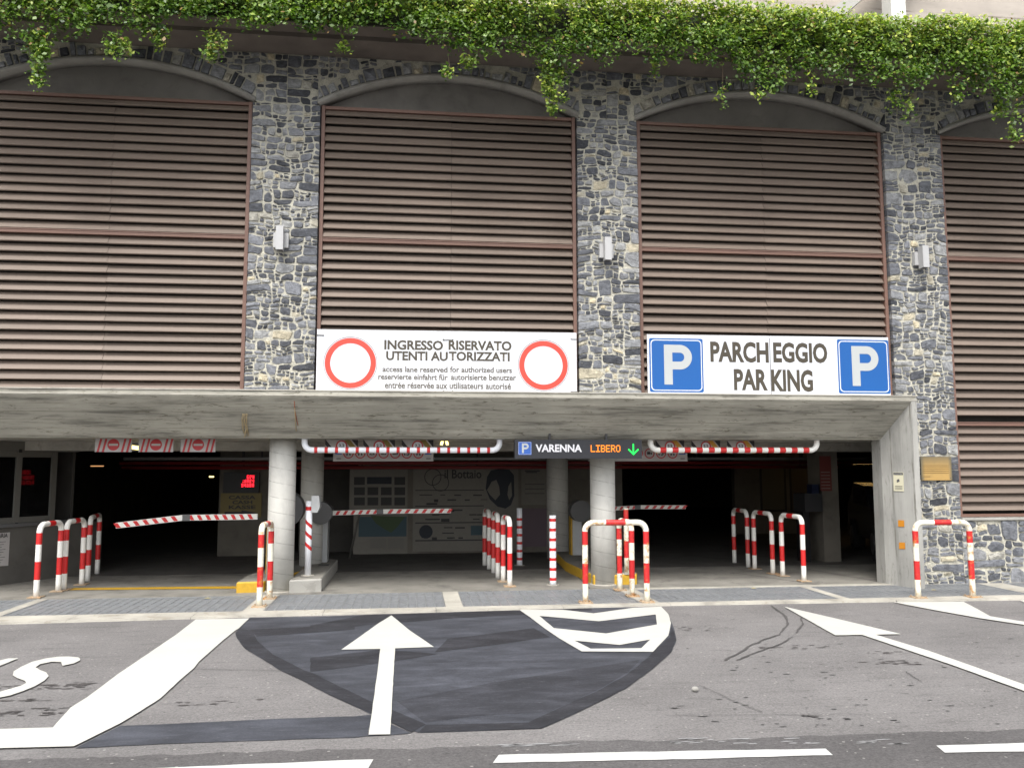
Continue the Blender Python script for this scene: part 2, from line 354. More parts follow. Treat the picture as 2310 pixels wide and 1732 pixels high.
def mark(name, pts, m=ROADWHITE, z=.012, label=None, parent=None, holes=()):
    def rough(P):
        out = []; amp = .0015 if m in (ROADWHITE,) else .005
        for i, p in enumerate(P):
            q = P[(i+1) % len(P)]; L = math.dist((p.x, p.y), (q.x, q.y)); n = max(1, min(60, int(L/.11))); ny = Vector((-(q.y-p.y), q.x-p.x, 0))/max(L, 1e-6)
            for k in range(n):
                c = p.lerp(q, k/n)+(ny*random.uniform(-amp, amp) if k else ny*0); out.append((c.x, c.y))
        return out
    o = sheet(name, rough(pts), z, m, parent or fore, [rough(h) for h in holes])
    if label: o['label'] = label
    return o
# dark coated patch
pout = [Z1(p) for p in [(1560, 118), (1490, 190), (1468, 215), (1480, 250), (1530, 315), (1640, 380), (1750, 450), (1880, 510), (2050, 600), (2200, 668)]] + \
       [Z2(p) for p in [(330, 640)]]
strip_top = [Z1(p) for p in [(750, 795), (1200, 775), (1700, 752), (2212, 735)]] + [Z2((330, 645))]
pbot = [Z2(p) for p in [(600, 745), (760, 740), (1050, 730), (1280, 722), (1400, 670), (1600, 575), (1750, 500), (1900, 390), (2000, 300), (2030, 230), (2010, 150), (1980, 90), (1940, 46)]]
ptop = [Z2(p) for p in [(1600, 52), (1160, 66), (700, 82), (300, 92), (0, 102)]]
sbot = [Z1(p) for p in [(470, 935), (1000, 908), (1500, 890), (2212, 868)]]+[Z2((320, 762))]
patch = mark('dark_coating', pout+pbot+ptop, PATCH, .0045, 'dark blue-grey coated patch of road under the straight-ahead arrow')
stripm = mark('dark_coating', strip_top+sbot[::-1], PATCH, .0041, 'dark coated strip running left from the arrow foot')
mark('dark_coating', [Z2((330, 645)), Z2((560, 748)), Z2((450, 757)), Z2((320, 764))], PATCH, .0043)
def ribbon(name, pts, wdt, m, z, jag=0.):
    P = [Vector((p.x, p.y, 0)) for p in pts]; a = []; b = []
    for i, p in enumerate(P):
        t = (P[min(i+1, len(P)-1)]-P[max(i-1, 0)]).normalized(); n = Vector((-t.y, t.x, 0))
        w1 = wdt(i/(len(P)-1)) if callable(wdt) else wdt
        a.append(p+n*(w1/2+random.uniform(-jag, jag))); b.append(p-n*(w1/2+random.uniform(-jag, jag)))
    mb = MB(); n_ = len(P); mb.add([(q.x, q.y, z) for q in a]+[(q.x, q.y, z) for q in b], [(n_+i, n_+i+1, i+1, i) for i in range(n_-1)])
    return mb.build(name, m, fore)
def poly(name, pts, m, z): return mark(name, pts, m, z)
poly('darker_coating_band', [Z1(p) for p in [(1490, 190), (1468, 215), (1480, 250), (1530, 315), (1640, 380), (1750, 450), (1880, 510), (2050, 600), (2200, 668)]]+[Z2(p) for p in [(340, 640), (560, 745), (640, 700), (430, 610), (340, 575), (40, 430)]]+[Z1(p) for p in [(2040, 500), (1900, 450), (1700, 350), (1610, 270), (1570, 200)]], PATCH2, .0065)
poly('darker_coating_band', [Z2(p) for p in [(1280, 722), (1400, 670), (1600, 575), (1750, 500), (1900, 390), (2000, 300), (2030, 230), (2005, 150), (1995, 215), (1900, 295), (1870, 330), (1760, 420), (1620, 500), (1400, 600), (1210, 690), (640, 705), (600, 742)]], PATCH2, .0066)
poly('darker_coating_band', [Z2(p) for p in [(300, 92), (1560, 54), (1560, 70), (800, 110), (300, 150), (0, 190), (0, 150)]]+[], PATCH2, .0064)
poly('darker_coating_band', [Z1((1560, 195)), Z1((2212, 165)), Z1((2212, 195)), Z1((1600, 240))], PATCH2, .0063)
poly('darker_coating_band', [Z2(p) for p in [(690, 300), (760, 225), (1240, 165), (1330, 215), (1000, 262)]], PATCH2, .0062)
poly('darker_coating_band', [Z2(p) for p in [(0, 330), (390, 285), (620, 300), (700, 310), (470, 350), (0, 410)]], PATCH2, .0061)
poly('darker_coating_band', [Z2(p) for p in [(480, 572), (1000, 470), (1830, 340), (1760, 410), (1620, 495), (1330, 630), (900, 655), (640, 690)]], m_patch('mid_road_coating', (.033, .0345, .041)), .0060)
# white markings
band = [(422.6, 1339.5), (538, 1337.2), (516, 1358.5), (507.5, 1363.7), (478, 1388), (429.5, 1431), (419, 1445), (391, 1469), (346, 1511), (301, 1540), (260, 1564.6), (208, 1590.6), (159, 1614.8), (0, 1619), (-130, 1623), (-130, 1581), (0, 1577.4), (114, 1574), (152, 1531), (187, 1509), (256, 1457), (312, 1419), (381, 1372)]
mark('painted_border', [dz(*p) for p in band], label='broad white painted band bending from the kerb to the left edge')
mark('painted_arrow', [Z2(p) for p in [(450, 97), (550, 180), (685, 273), (580, 277), (470, 281), (456, 520), (443, 760), (323, 762), (358, 520), (388, 284), (172, 288), (290, 205), (380, 140)]], label='straight white arrow pointing at the reserved entrance')
mark('painted_chevrons', [Z2(p) for p in [(1160, 67), (1400, 66), (1570, 86), (1790, 55), (1945, 48), (1985, 90), (2000, 140), (1985, 210), (1900, 300), (1505, 298), (1380, 225), (1300, 170), (1215, 105)]],
     holes=[[Z2(p) for p in [(1270, 100), (1350, 168), (1640, 198), (1922, 148), (1915, 92), (1600, 130)]], [Z2(p) for p in [(1465, 238), (1555, 283), (1835, 280), (1885, 232), (1715, 262)]]], label='white striped island shape in front of the hoop pair')
mark('painted_arrow', [Z3(p) for p in [(735, 190), (1100, 275), (1455, 360), (1300, 364), (1620, 462), (1900, 560), (2212, 672), (2500, 780), (2500, 826), (2212, 712), (1750, 545), (1215, 365), (1050, 368)]], label='slanted white arrow with long tail right of the dark patch')
mark('painted_arrow', [Z3(p) for p in [(1410, 163), (1840, 160), (1925, 205), (2005, 250), (2212, 283), (2600, 340), (2600, 362), (2212, 303), (1940, 262), (1640, 208)]], label='white arrow head by the kerb at the right')
mark('painted_arrow', [Z3(p) for p in [(2190, 153), (2400, 150), (2400, 190), (2230, 172)]])
mark('painted_letter', [Z1(p) for p in [(390, 425), (460, 410), (498, 392), (500, 382), (488, 373), (430, 367), (370, 368), (290, 378), (200, 400), (130, 432), (85, 460), (79, 485), (108, 503), (155, 520), (163, 533), (130, 550), (60, 570), (0, 588), (-80, 604), (-80, 640), (0, 624), (60, 612), (140, 585), (220, 552), (278, 517), (303, 490), (288, 467), (250, 452), (222, 435), (250, 415), (320, 400), (380, 402)]], label='white letter S painted at the left edge')
mark('painted_letter', [Z1(p) for p in [(0, 425), (-90, 460), (-150, 455), (0, 392), (50, 379), (115, 378), (62, 400)]])
mark('lane_dash', [Z2((1045, 872)), Z2((1500, 862)), Z2((2212, 848)), Z3((500, 1076)), Z3((990, 1067)), Z3((1035, 1107)), Z3((500, 1120)), Z2((2212, 893)), Z2((1500, 907)), Z2((1012, 917))], ROADWHITE2, .009, 'long white lane dash in the middle of the road')
mark('lane_dash', [Z3((1672, 1048)), Z3((2212, 1031)), Z3((2600, 1020)), Z3((2600, 1072)), Z3((2212, 1085)), Z3((1725, 1092))], ROADWHITE2, .009)
mark('lane_dash', [Z1((700, 1075)), Z1((1250, 1052)), Z1((2212, 1012)), Z2((350, 897)), Z2((322, 945)), Z1((2212, 1075)), Z1((1250, 1105)), Z1((700, 1130))], ROADWHITE2, .009)
# cracks, tyre marks, old scuffs
CRK = mat('crack_tyre_dark', (.07, .065, .063), .95)  # dark tone shared by cracks, tyre marks and floor joints
def wob(pts, n=6, a=.012):
    out = []
    for i in range(len(pts)-1):
        for t in range(n): q = pts[i].lerp(pts[i+1], t/n); out.append(q+Vector((random.uniform(-a, a), random.uniform(-a, a), 0)))
    return out+[pts[-1]]
for pts, wd in (([Z1((1010, 440)), Z1((1300, 443)), Z1((1760, 452))], .009), ([Z3((650, 180)), Z3((740, 240)), Z3((760, 290)), Z3((700, 360)), Z3((540, 420)), Z3((370, 520))], .028),
                ([Z3((840, 250)), Z3((845, 300)), Z3((810, 350))], .02), ([Z3((790, 375)), Z3((690, 430)), Z3((560, 470)), Z3((440, 518))], .022), ([Z3((230, 680)), Z3((400, 760)), Z3((600, 840))], .008),
                ([Z1((1500, 192)), Z1((1900, 178)), Z1((2212, 165))], .006), ([Z3((840, 860)), Z3((890, 862)), Z3((945, 867))], .035), ([Z3((1480, 585)), Z3((1530, 620)), Z3((1580, 650))], .01),
                ([Z3((0, 860)), Z3((700, 855)), Z3((1450, 848))], .006), ([Z3((930, 918)), Z3((990, 917))], .012), ([Z1((0, 218)), Z1((150, 195)), Z1((300, 178))], .008)):
    ribbon('crack' if wd < .015 else 'tyre_mark', wob(pts), lambda t, w=wd: w*(.5+.6*random.random()), CRK, .0085, wd*.15)
SCF = m_patch('scuffed_asphalt', (.075, .068, .066))
def blob(cx, cy, rx, ry, m, z, name='worn_spot'):
    pts = [Vector((cx+rx*math.cos(a)*random.uniform(.7, 1.15), cy+ry*math.sin(a)*random.uniform(.6, 1.2), 0)) for a in [2*math.pi*i/16 for i in range(16)]]
    return mark(name, pts, m, z)
for c_, rx, ry, n_ in ((Z3((1440, 532)), .24, .11, 26), (Z3((1400, 470)), .16, .05, 10), (Z1((360, 545)), .55, .14, 40), (Z1((120, 710)), .4, .14, 26), (Z1((60, 640)), .3, .10, 14), (Z3((760, 440)), .5, .08, 14), (Z3((200, 320)), .4, .12, 12), (Z1((1300, 650)), .5, .08, 10)):
    for k in range(n_):
        blob(c_.x+random.gauss(0, .5)*rx, c_.y+random.gauss(0, .5)*ry, random.uniform(.015, .06), random.uniform(.006, .016), SCF, .0046+.0001*(k % 3))
SCR = m_paint_road('faded_scratch_paint', (.28, .28, .28), 1.)
for k in range(34):
    p = Z3((random.uniform(0, 1500), random.uniform(1000, 1035)-random.uniform(0, 35)*0)) if k < 24 else Z2((random.uniform(1000, 1500), random.uniform(808, 822)))
    blob(p.x, p.y, random.uniform(.02, .09), .008, SCR, .0065, 'paint_trace')
DIV = mat('chip_hole', (.035, .033, .033), .95)
for k in range(110):
    p = Z3((random.uniform(0, 2200), random.uniform(200, 930))); blob(p.x, p.y, random.uniform(.008, .04), random.uniform(.004, .010), DIV, .0047, 'pit_mark')
# kerb and garage apron ------------------------------------------------
kerb = empty('kerb', kind='structure')
xs = [-14, -12.8]; 
while xs[-1] < 14: xs.append(xs[-1]+random.uniform(1.35, 1.6))
def edge_y(x):
    for (a, b), (c, d) in zip(edge, edge[1:]):
        if a <= x <= c: return b+(d-b)*(x-a)/(c-a)
    return -1.5
for a, b in zip(xs, xs[1:]):
    a2, b2 = a+.003, b-.003; mb = MB(); j = lambda: random.uniform(-.006, .006); n = 6
    fr = [(a2+(b2-a2)*i/n, edge_y(a2+(b2-a2)*i/n)-.012+j()*1.6) for i in range(n+1)]
    bk = [(a2+(b2-a2)*i/n, -1.165) for i in range(n+1)]
    P = [(p[0], p[1], .022) for p in fr]+[(p[0], p[1], .026) for p in bk]+[(p[0], p[1]-.006, -.02) for p in fr]
    m_ = n+1
    mb.add(P, [(i, i+1, m_+i+1, m_+i) for i in range(n)]+[(2*m_+i, 2*m_+i+1, i+1, i) for i in range(n)])
    mb.build('kerb_stone', CONC_KERB, kerb)
floor = MB(); ybk = .16
floor.add([(-30, .165, 0.02), (30, .165, 0.02), (30, 30, 0.02), (-30, 30, 0.02)], [(0, 1, 2, 3)])
floor.add([(-30, .165, -.2), (30, .165, -.2), (30, .165, .02), (-30, .165, .02)], [(0, 1, 2, 3)])
fl = floor.build('garage_floor', CONC_FLOOR); tag(fl, kind='structure')
GR = [(-7.6, -4.97, -4.98, .13, None), (-4.83, -2.05, -2.03, .13, 'long drain grate at the left lane behind the kerb'), (-1.80, .43, .43, .13, 'square-celled drain grate right of the left hoop'), (.655, 2.95, 3.03, .13, 'drain grate before the middle hoops and striped bollard'), (3.2, 5.66, 5.70, .0, 'drain grate at the right entrance lane'), (5.80, 8.45, 8.66, -.03, 'drain grate running under the right hoop'), (8.85, 11.4, 11.4, -.03, None)]
dv = [(-7.8, -7.6, .13)]
apr = empty('apron', kind='structure')
def slab(pts, z=.024):
    mb = MB(); mb.prism([(p[0], p[1], z-.2) for p in pts], (0, 0, .2)); mb.build('concrete_strip', CONC_KERB, apr)
prevx = (-14, -14)
lab_default = ['drain grate cut off by the left picture edge', 'drain grate before the stone base wall at the right edge']
gi = 0
YF = -1.16
for gk, (a, b, b2, yb, lab) in enumerate(GR):
    xb, xf = a, a+(b2-b)*0
    if gk: 
        slab([(prevx[1]+.003, YF), (a-.003, YF), (a-.003, .16), (prevx[0]+.003, .16)] if True else [])
    if yb < .1: slab([(a, yb+.004), (b, yb+.004), (b, .16), (a, .16)])
    if lab is None: lab = lab_default[gi]; gi += 1
    g = empty('drain_grate', ((a+b)/2, (YF+yb)/2, 0), lab, 'drain grate', 'drain grates behind the kerb')
    L = b-a; nb = int(L/.115); mb = MB()
    for i in range(nb+1):
        x = a+.01+(L-.02)*i/nb; mb.box(x-.0075, x+.0075, YF+.01, yb-.01, -.03, .021)
    mb.build('cross_bars', GALV, g)
    W = yb-YF
    for q in range(4):
        y0 = YF+.012+(W-.024)*q/4; y1 = YF+.012+(W-.024)*(q+1)/4-.006; mb = MB(); sp = .030 if q % 2 == (0 if gk in (1, 2) else 1) else .0115; y = y0+.004
        mb.box(a+.012, b-.012, y0, y0+.007, -.03, .0225)
        while y < y1-.004: mb.box(a+.012, b-.012, y, y+.0065, -.03, .0185); y += sp
        mb.build('grating_panel', GALV, g)
    mb = MB(); mb.box(a, b, YF+.002, YF+.012, -.04, .023).box(a, b, yb-.012, yb-.002, -.04, .023).box(a, a+.01, YF+.012, yb-.012, -.04, .023).box(b-.01, b, YF+.012, yb-.012, -.04, .023)
    mb.build('grate_frame', GALV, g)
    prevx = (b, b)
mb = MB(); mb.add([(-14, -1.5, -.07), (14, -1.5, -.07), (14, .164, -.07), (-14, .164, -.07)], [(0, 1, 2, 3)]); o = mb.build('drain_channel', PIT); tag(o, kind='structure')
slab([(-14, YF), (-7.6, YF), (-7.6, .16), (-14, .16)]); slab([(11.4, YF), (14, YF), (14, .16), (11.4, .16)])
# yellow floor line by the left lane
yl = MB(); a = onz(160, 1332); b = onz(545, 1328)
yl.add([(a.x, a.y-.10, .026), (b.x, b.y-.12, .026), (b.x, b.y+.12, .026), (a.x, a.y+.10, .026)], [(0, 1, 2, 3)]); yl.build('yellow_line', YEL, fl)
for x0, y0, x1, y1 in ((1651, 1294, 1850, 1322), (1810, 1284, 2000, 1318), (1300, 1300, 1330, 1330)):
    p = onz(x0, y0); q = onz(x1, y1); t = (q-p).normalized(); n = Vector((-t.y, t.x, 0))*.012
    MB().add([(p-n).to_tuple()[:2]+(.024,), (q-n).to_tuple()[:2]+(.024,), (q+n).to_tuple()[:2]+(.024,), (p+n).to_tuple()[:2]+(.024,)], [(0, 1, 2, 3)]).build('floor_joint', CRK, fl)

# ================================================================== FACADE
PX = [-2.341, -1.382, 2.397, 3.326, 7.302, 8.27]
ZT, ZB, ZS = 7.03, 2.80, 7.75        # louvre top / ledge top / stone top
BAYS = [(-6.20, PX[0]), (PX[1], PX[2]), (PX[3], PX[4]), (PX[5], 12.2)]
def clip(poly, nx, nz, d):
    out = []; n = len(poly)
    for i in range(n):
        a = poly[i]; b = poly[(i+1) % n]; da = a[0]*nx+a[1]*nz-d; db = b[0]*nx+b[1]*nz-d
        if da <= 0: out.append(a)
        if (da < 0 < db) or (db < 0 < da): t = da/(da-db); out.append((a[0]+(b[0]-a[0])*t, a[1]+(b[1]-a[1])*t))
    return out
def area(p): return .5*sum(p[i][0]*p[(i+1) % len(p)][1]-p[(i+1) % len(p)][0]*p[i][1] for i in range(len(p)))
_wr = [random.uniform(0, 6.28) for _ in range(12)]
def warp(x, z):
    a = math.sin(x*7.3+_wr[0]+1.7*math.sin(z*5.1+_wr[1]))+.7*math.sin(z*13.7+_wr[2]+x*4.)+.5*math.sin(x*23+z*17+_wr[3])
    b = math.sin(x*6.1+_wr[4]+1.3*math.sin(z*4.3+_wr[5]))+.7*math.sin(x*15.2+_wr[6]-z*5)+.5*math.sin(x*27-z*11+_wr[7])
    return a*.014, b*.015
def rubble(x0, x1, z0, z1, big=1.):
    """bedded random rubble: uneven blocks with thin levelling slabs between, beds wavering"""
    out = []
    def cut(a, b, c, d, depth=0):
        w_, h_ = b-a, d-c; A_ = w_*h_
        tgt = random.choice((.0035, .005, .007, .010, .015, .022, .034))*big*big
        asp = w_/h_
        lim = random.choice((1.6, 2.2, 3., 4.5))
        if A_ < tgt and .75 < asp < lim*1.3 and h_ < .24*big: out.append((a, b, c, d)); return
        if (w_ < .075 or asp < .75*lim) and h_ > .062:
            f = random.choice((random.uniform(.25, .4), random.uniform(.35, .65), random.uniform(.6, .78))); m_ = c+h_*f; cut(a, b, c, m_, depth+1); cut(a, b, m_, d, depth+1)
        elif w_ > .10:
            m_ = a+w_*random.uniform(.32, .68); cut(a, m_, c, d, depth+1); cut(m_, b, c, d, depth+1)
        else: out.append((a, b, c, d))
    # start from irregular courses
    z = z0
    while z < z1-.01:
        h_ = random.uniform(.22, .42)*big
        if z+h_ > z1-.12: h_ = z1-z
        cut(x0, x1, z, z+h_); z += h_
    cells = []
    for a, b, c, d in out:
        g = random.uniform(.004, .011); ga = 0 if a <= x0+1e-6 else g; gb = 0 if b >= x1-1e-6 else g; gz = g*random.uniform(.8, 1.3)
        if c+gz > d-gz-.008: gz = .003
        a2, b2, c2, d2 = a+ga, b-gb, c+gz, d-gz; w_, h_ = b2-a2, d2-c2
        pts = []
        cr = [(a2, c2), (b2, c2), (b2, d2), (a2, d2)]
        for i in range(4):
            p, q, r_ = cr[i-1], cr[i], cr[(i+1) % 4]; edge_ = abs(q[0]-x0) < 1e-6 or abs(q[0]-x1) < 1e-6
            k1 = min(.45, random.choice((.06, .1, .18, .3))*random.uniform(.7, 1.3)); k2 = min(.45, random.choice((.08, .15, .25, .4))*random.uniform(.7, 1.2))
            # vertical side first or horizontal side first
            s1 = ((p[0]-q[0])*k1, (p[1]-q[1])*k1); s2 = ((r_[0]-q[0])*k2, (r_[1]-q[1])*k2)
            if edge_: pts.append(q)
            else: pts.append((q[0]+s1[0], q[1]+s1[1])); pts.append((q[0]+s2[0], q[1]+s2[1]))
        P2 = []
        for i, (x, z_) in enumerate(pts):
            fx = min(1, (x-x0)/.06, (x1-x)/.06); fz = min(1, max(0, (z_-z0)/.03), max(0, (z1-z_)/.03)); wx, wz = warp(x, z_)
            P2.append((x+wx*max(0, fx), z_+wz*fz))
        # bulge the long sides a little
        P3 = []
        for i, p in enumerate(P2):
            q = P2[(i+1) % len(P2)]; P3.append(p)
            if math.dist(p, q) > .09 and len(P2)+len(P3) < 22 and not (abs(p[0]-x0) < 1e-6 and abs(q[0]-x0) < 1e-6) and not (abs(p[0]-x1) < 1e-6 and abs(q[0]-x1) < 1e-6):
                nx, nz = (q[1]-p[1]), -(q[0]-p[0]); L = math.hypot(nx, nz); o_ = random.uniform(-.004, .006); P3.append(((p[0]+q[0])/2+nx/L*o_, (p[1]+q[1])/2+nz/L*o_))
        if area(P3) > .0006: cells.append(P3)
    return cells
def stone_mesh(cell, edges=None, back=.2, proud=None, yb=.012):
    """one stone from its outline; outline vertices on a wall edge run back into the reveal"""
    pts = cell
    if area(pts) < 0: pts = pts[::-1]
    out = list(pts)
    n = len(out); cx = sum(p[0] for p in out)/n; cz = sum(p[1] for p in out)/n
    pr = proud if proud is not None else random.uniform(.006, .026); ring0 = []; ring1 = []
    tl = random.uniform(-.25, .25); tz = random.uniform(-.3, .3)
    for (x, z) in out:
        e = edges and (abs(x-edges[0]) < 1e-4 or abs(x-edges[1]) < 1e-4)
        jx, jz = (0, 0) if e else (random.uniform(-.004, .004), random.uniform(-.003, .003))
        ring0.append((x+jx, back if e else yb, z+jz)); k = .985 if e else random.uniform(.86, .95)
        xi = x if e else cx+(x-cx)*k
        ring1.append((xi-(0.004 if e and x > cx else -.004 if e else 0), -pr*random.uniform(.55, 1.)+(x-cx)*tl*.25+(z-cz)*tz*.25, cz+(z-cz)*k))
    V = ring0+ring1+[(cx+random.uniform(-.01, .01), -pr*1.12, cz+random.uniform(-.01, .01))]
    Fc = [(i, (i+1) % n, n+(i+1) % n, n+i) for i in range(n)]+[(n+i, n+(i+1) % n, 2*n) for i in range(n)]
    me = bpy.data.meshes.new('stone'); me.from_pydata(V, [], Fc); me.materials.append(STONE); me.update(); return me
def lay(parent, cells, **kw):
    cells = sorted(cells, key=lambda c: -abs(area(c)))
    for c in cells[:295]: link('stone', stone_mesh(c, **kw), parent)
    if cells[295:]:
        mb = MB()
        for c in cells[295:]:
            me = stone_mesh(c, **kw); mb.add([tuple(v.co) for v in me.vertices], [tuple(p.vertices) for p in me.polygons]); bpy.data.meshes.remove(me)
        o = mb.build('small_stones', STONE, parent); o['kind'] = 'stuff'
def mortar(parent, x0, x1, z0, z1, y1=.25, y0=0.):
    """subdivided uneven mortar face with side returns"""
    nx = max(2, int((x1-x0)/.04)); nz = max(2, int((z1-z0)/.04)); V = []; Fc = []
    for j in range(nz+1):
        for i in range(nx+1): V.append((x0+(x1-x0)*i/nx, y0+random.uniform(-.006, .006), z0+(z1-z0)*j/nz))
    for j in range(nz):
        for i in range(nx): a = j*(nx+1)+i; Fc.append((a, a+1, a+nx+2, a+nx+1))
    mb = MB(); mb.add(V, Fc, 0, True); mb.box(x0+.004, x1-.004, y0+.012, y1, z0, z1); return mb.build('mortar', MORTAR, parent)
labs = ['stone pier left of the reserved users banner', 'stone pier between the two big white banners', 'tall stone pier at the right that reaches the ground']
for k in range(3):
    x0, x1 = PX[2*k], PX[2*k+1]; zb = ZB if k < 2 else .0
    p = empty('stone_pier', ((x0+x1)/2, 0, zb), labs[k], 'pier', 'rubble stone piers between the louvres')
    mortar(p, x0+.008, x1-.008, zb, 7.0, .3)
    lay(p, rubble(x0, x1, zb, 7.0, big=[1.38, 1.38, 1.45][k]), edges=(x0, x1), back=.2)
# arches
RISE = .5; WB = .24
alabs = ['rubble stone arch above the far left louvre', 'rubble stone arch above the reserved users bay', 'rubble stone arch above the parking banner bay', 'rubble stone arch cut off at the right edge']
rlabs = ['left', 'second', 'third', 'right']
bld = empty('parking_building', (0, 3, 0), 'stone and concrete parking garage front with beige wall above', 'building')
for k, (bx0, bx1) in enumerate(BAYS):
    cx = (bx0+bx1)/2; hw = (bx1-bx0)/2+.03; R = (hw*hw+RISE*RISE)/(2*RISE); cz = ZT+RISE-R
    zx0 = bx0-.48 if k == 0 else (PX[2*k-2]+PX[2*k-1])/2; zx1 = (PX[2*k]+PX[2*k+1])/2 if k < 3 else bx1+.5
    ar = empty('stone_arch', (cx, 0, ZT), alabs[k], 'arch', 'rubble stone arches over the louvres')
    ha = math.asin(hw/R)
    # mortar face with arched cut
    mb = MB(); n = 60; top = []; bot = []
    for i in range(n+1):
        x = zx0+(zx1-zx0)*i/n; zz = 7.0 if abs(x-cx) >= hw else cz+math.sqrt(R*R-(x-cx)**2)
        bot.append((x, random.uniform(-.004, .004), max(zz, 7.0))); top.append((x, 0, ZS))
    mid = [(b[0], random.uniform(-.006, .006), (b[2]+t[2])/2) for b, t in zip(bot, top)]
    V = bot+mid+top; m_ = n+1
    mb.add(V, [(i, i+1, m_+i+1, m_+i) for i in range(2*m_-1) if i % m_ != n], 0, True); mb.build('mortar', MORTAR, ar)
    # voussoirs
    a = -ha; vs = []
    while a < ha-.008:
        da = random.uniform(.018, .048)
        if random.random() < .12: da *= 1.5
        a1 = min(a+da, ha); g = .0028; ro = R+.05; r1 = R+WB*random.uniform(.55, 1.08)
        if a1-a > .008:
            q = [(cx+rr*math.sin(t), cz+rr*math.cos(t)) for rr, t in ((ro, a+g), (ro+random.uniform(-.01, .02), a1-g), (r1, a1-g), (r1+random.uniform(-.03, .02), a+g))]
            q = clip(q, 0, 1, ZS-.004); q = clip(q, 1, 0, cx+hw+.005); q = clip(q, -1, 0, -(cx-hw-.005))
            if len(q) >= 3 and abs(area(q)) > .0012: vs.append(q)
        a = a1
    def acc(x, z, cx=cx, cz=cz, R=R, hw=hw): return math.hypot(x-cx, z-cz) > R+WB*1.0
    cells = []
    for c in rubble(zx0, zx1, 7.005, ZS-.003, big=1.35):
        mx = sum(q[0] for q in c)/len(c); mz = sum(q[1] for q in c)/len(c); dx, dz_ = mx-cx, mz-cz; L = math.hypot(dx, dz_)
        if abs(dx) > hw+.01: c2 = clip(c, -1, 0, -(cx+hw+.012)) if dx > 0 else clip(c, 1, 0, cx-hw-.012)
        elif L < R+WB: continue
        else: nx, nz = dx/L, dz_/L; c2 = clip(c, -nx, -nz, -(cx*nx+cz*nz+R+WB*1.09))
        if len(c2) >= 3 and abs(area(c2)) > .0012: cells.append(c2)
    for c in vs: link('voussoir', stone_mesh(c, proud=random.uniform(.02, .055)), ar)
    lay(ar, cells)
    # concrete rim, tympanum
    mb = MB(); n = 40; V = []
    for i in range(n+1):
        t = -ha+2*ha*i/n; s_, c_ = math.sin(t), math.cos(t)
        for rr, yy in ((R+.045, -.03), (R-.012, -.03), (R-.012, .24), (R+.045, .24)): V.append((cx+rr*s_, yy, cz+rr*c_))
    mb.add(V, [(4*i+j, 4*i+(j+1) % 4, 4*i+4+(j+1) % 4, 4*i+4+j) for i in range(n) for j in range(4)], 0, True)
    mb.build('arch_rim', CONC_RIM, ar)
    mb = MB(); pts = [(cx+R*math.sin(-ha+2*ha*i/30), .2, cz+R*math.cos(-ha+2*ha*i/30)) for i in range(31)]
    mb.prism(pts[::-1], (0, .08, 0)); mb.prism([(bx0, .2, ZT-.06), (bx1, .2, ZT-.06), (bx1, .2, ZT+.01), (bx0, .2, ZT+.01)], (0, .08, 0)); mb.build('tympanum', TYMP, ar)
# base wall below the right louvre
bw = empty('stone_base_wall', (10, 0, 0), 'low rubble stone wall below the far right louvre', 'wall')
mortar(bw, PX[5]+.002, 12.4, 0, .955, .3); lay(bw, rubble(PX[5]+.004, 12.4, 0, .955, big=2.1))
MB().box(PX[5]+.002, 12.4, -.035, .3, .962, 1.0).build('coping', CONC, bw)
# louvre screens
PIT_ = .1305
def slat_me(L):
    pr = [(.050, .0), (.128, .112), (.133, .110), (.057, .002), (.072, -.010), (.068, -.014), (.051, -.006)]
    return MB().prism([(0, y, z) for y, z in pr], (L, 0, 0)).mesh('slat', SLAT)
llabs = ['brown metal louvre screen at the far left', 'brown louvre screen behind the reserved users banner', 'brown louvre screen behind the parking banner', 'brown louvre screen above the low stone wall at right']
for k, (x0, x1) in enumerate(BAYS):
    lo = empty('louvre_screen', ((x0+x1)/2, .1, ZB), llabs[k], 'louvre', 'brown louvre screens')
    zlow = ZB if k < 3 else 1.005
    for xa in (x0+.012, x1-.062): MB().box(xa, xa+.05, .045, .16, zlow, ZT-.005).build('frame_post', FRAME, lo)
    rails = [5.035] if k < 3 else [5.035, 2.43]
    for zr in rails: MB().box(x0+.064, x1-.064, .052, .15, zr-.032, zr+.010).box(x0+.064, x1-.064, .046, .14, zr+.013, zr+.026).build('mid_rail', FRAME, lo)
    MB().box(x0+.064, x1-.064, .06, .16, ZT-.05, ZT-.006).build('top_rail', FRAME, lo)
    if k == 3: MB().box(x0+.064, x1-.064, .05, .16, 1.007, 1.05).build('bottom_rail', FRAME, lo)
    zs = []; z = 5.075
    while z < ZT-.12: zs.append(z); z += PIT_
    z = 4.995-.108
    while z > (ZB-.05 if k < 3 else 2.46): zs.append(z); z -= .1365
    if k == 3:
        z = 2.39-.105
        while z > 1.03: zs.append(z); z -= PIT_
    xm = (x0+x1)/2+.02; meA = slat_me(xm-.002-x0-.066); meB = slat_me(x1-.066-xm-.002)
    for z in zs:
        for me, xx in ((meA, x0+.066), (meB, xm+.002)):
            o = link('slat', me, lo, loc=(xx, random.uniform(-.003, .003), z+random.uniform(-.002, .002)))
            o.rotation_euler = (random.uniform(-.02, .02), random.uniform(-.0006, .0006), 0)
    MB().box(x0+.066, x1-.066, .34, .36, zlow, ZT-.07).build('slat_shade_sheet', DARKWALL, lo)  # added dark sheet, stands for the unlit open garage behind the slats
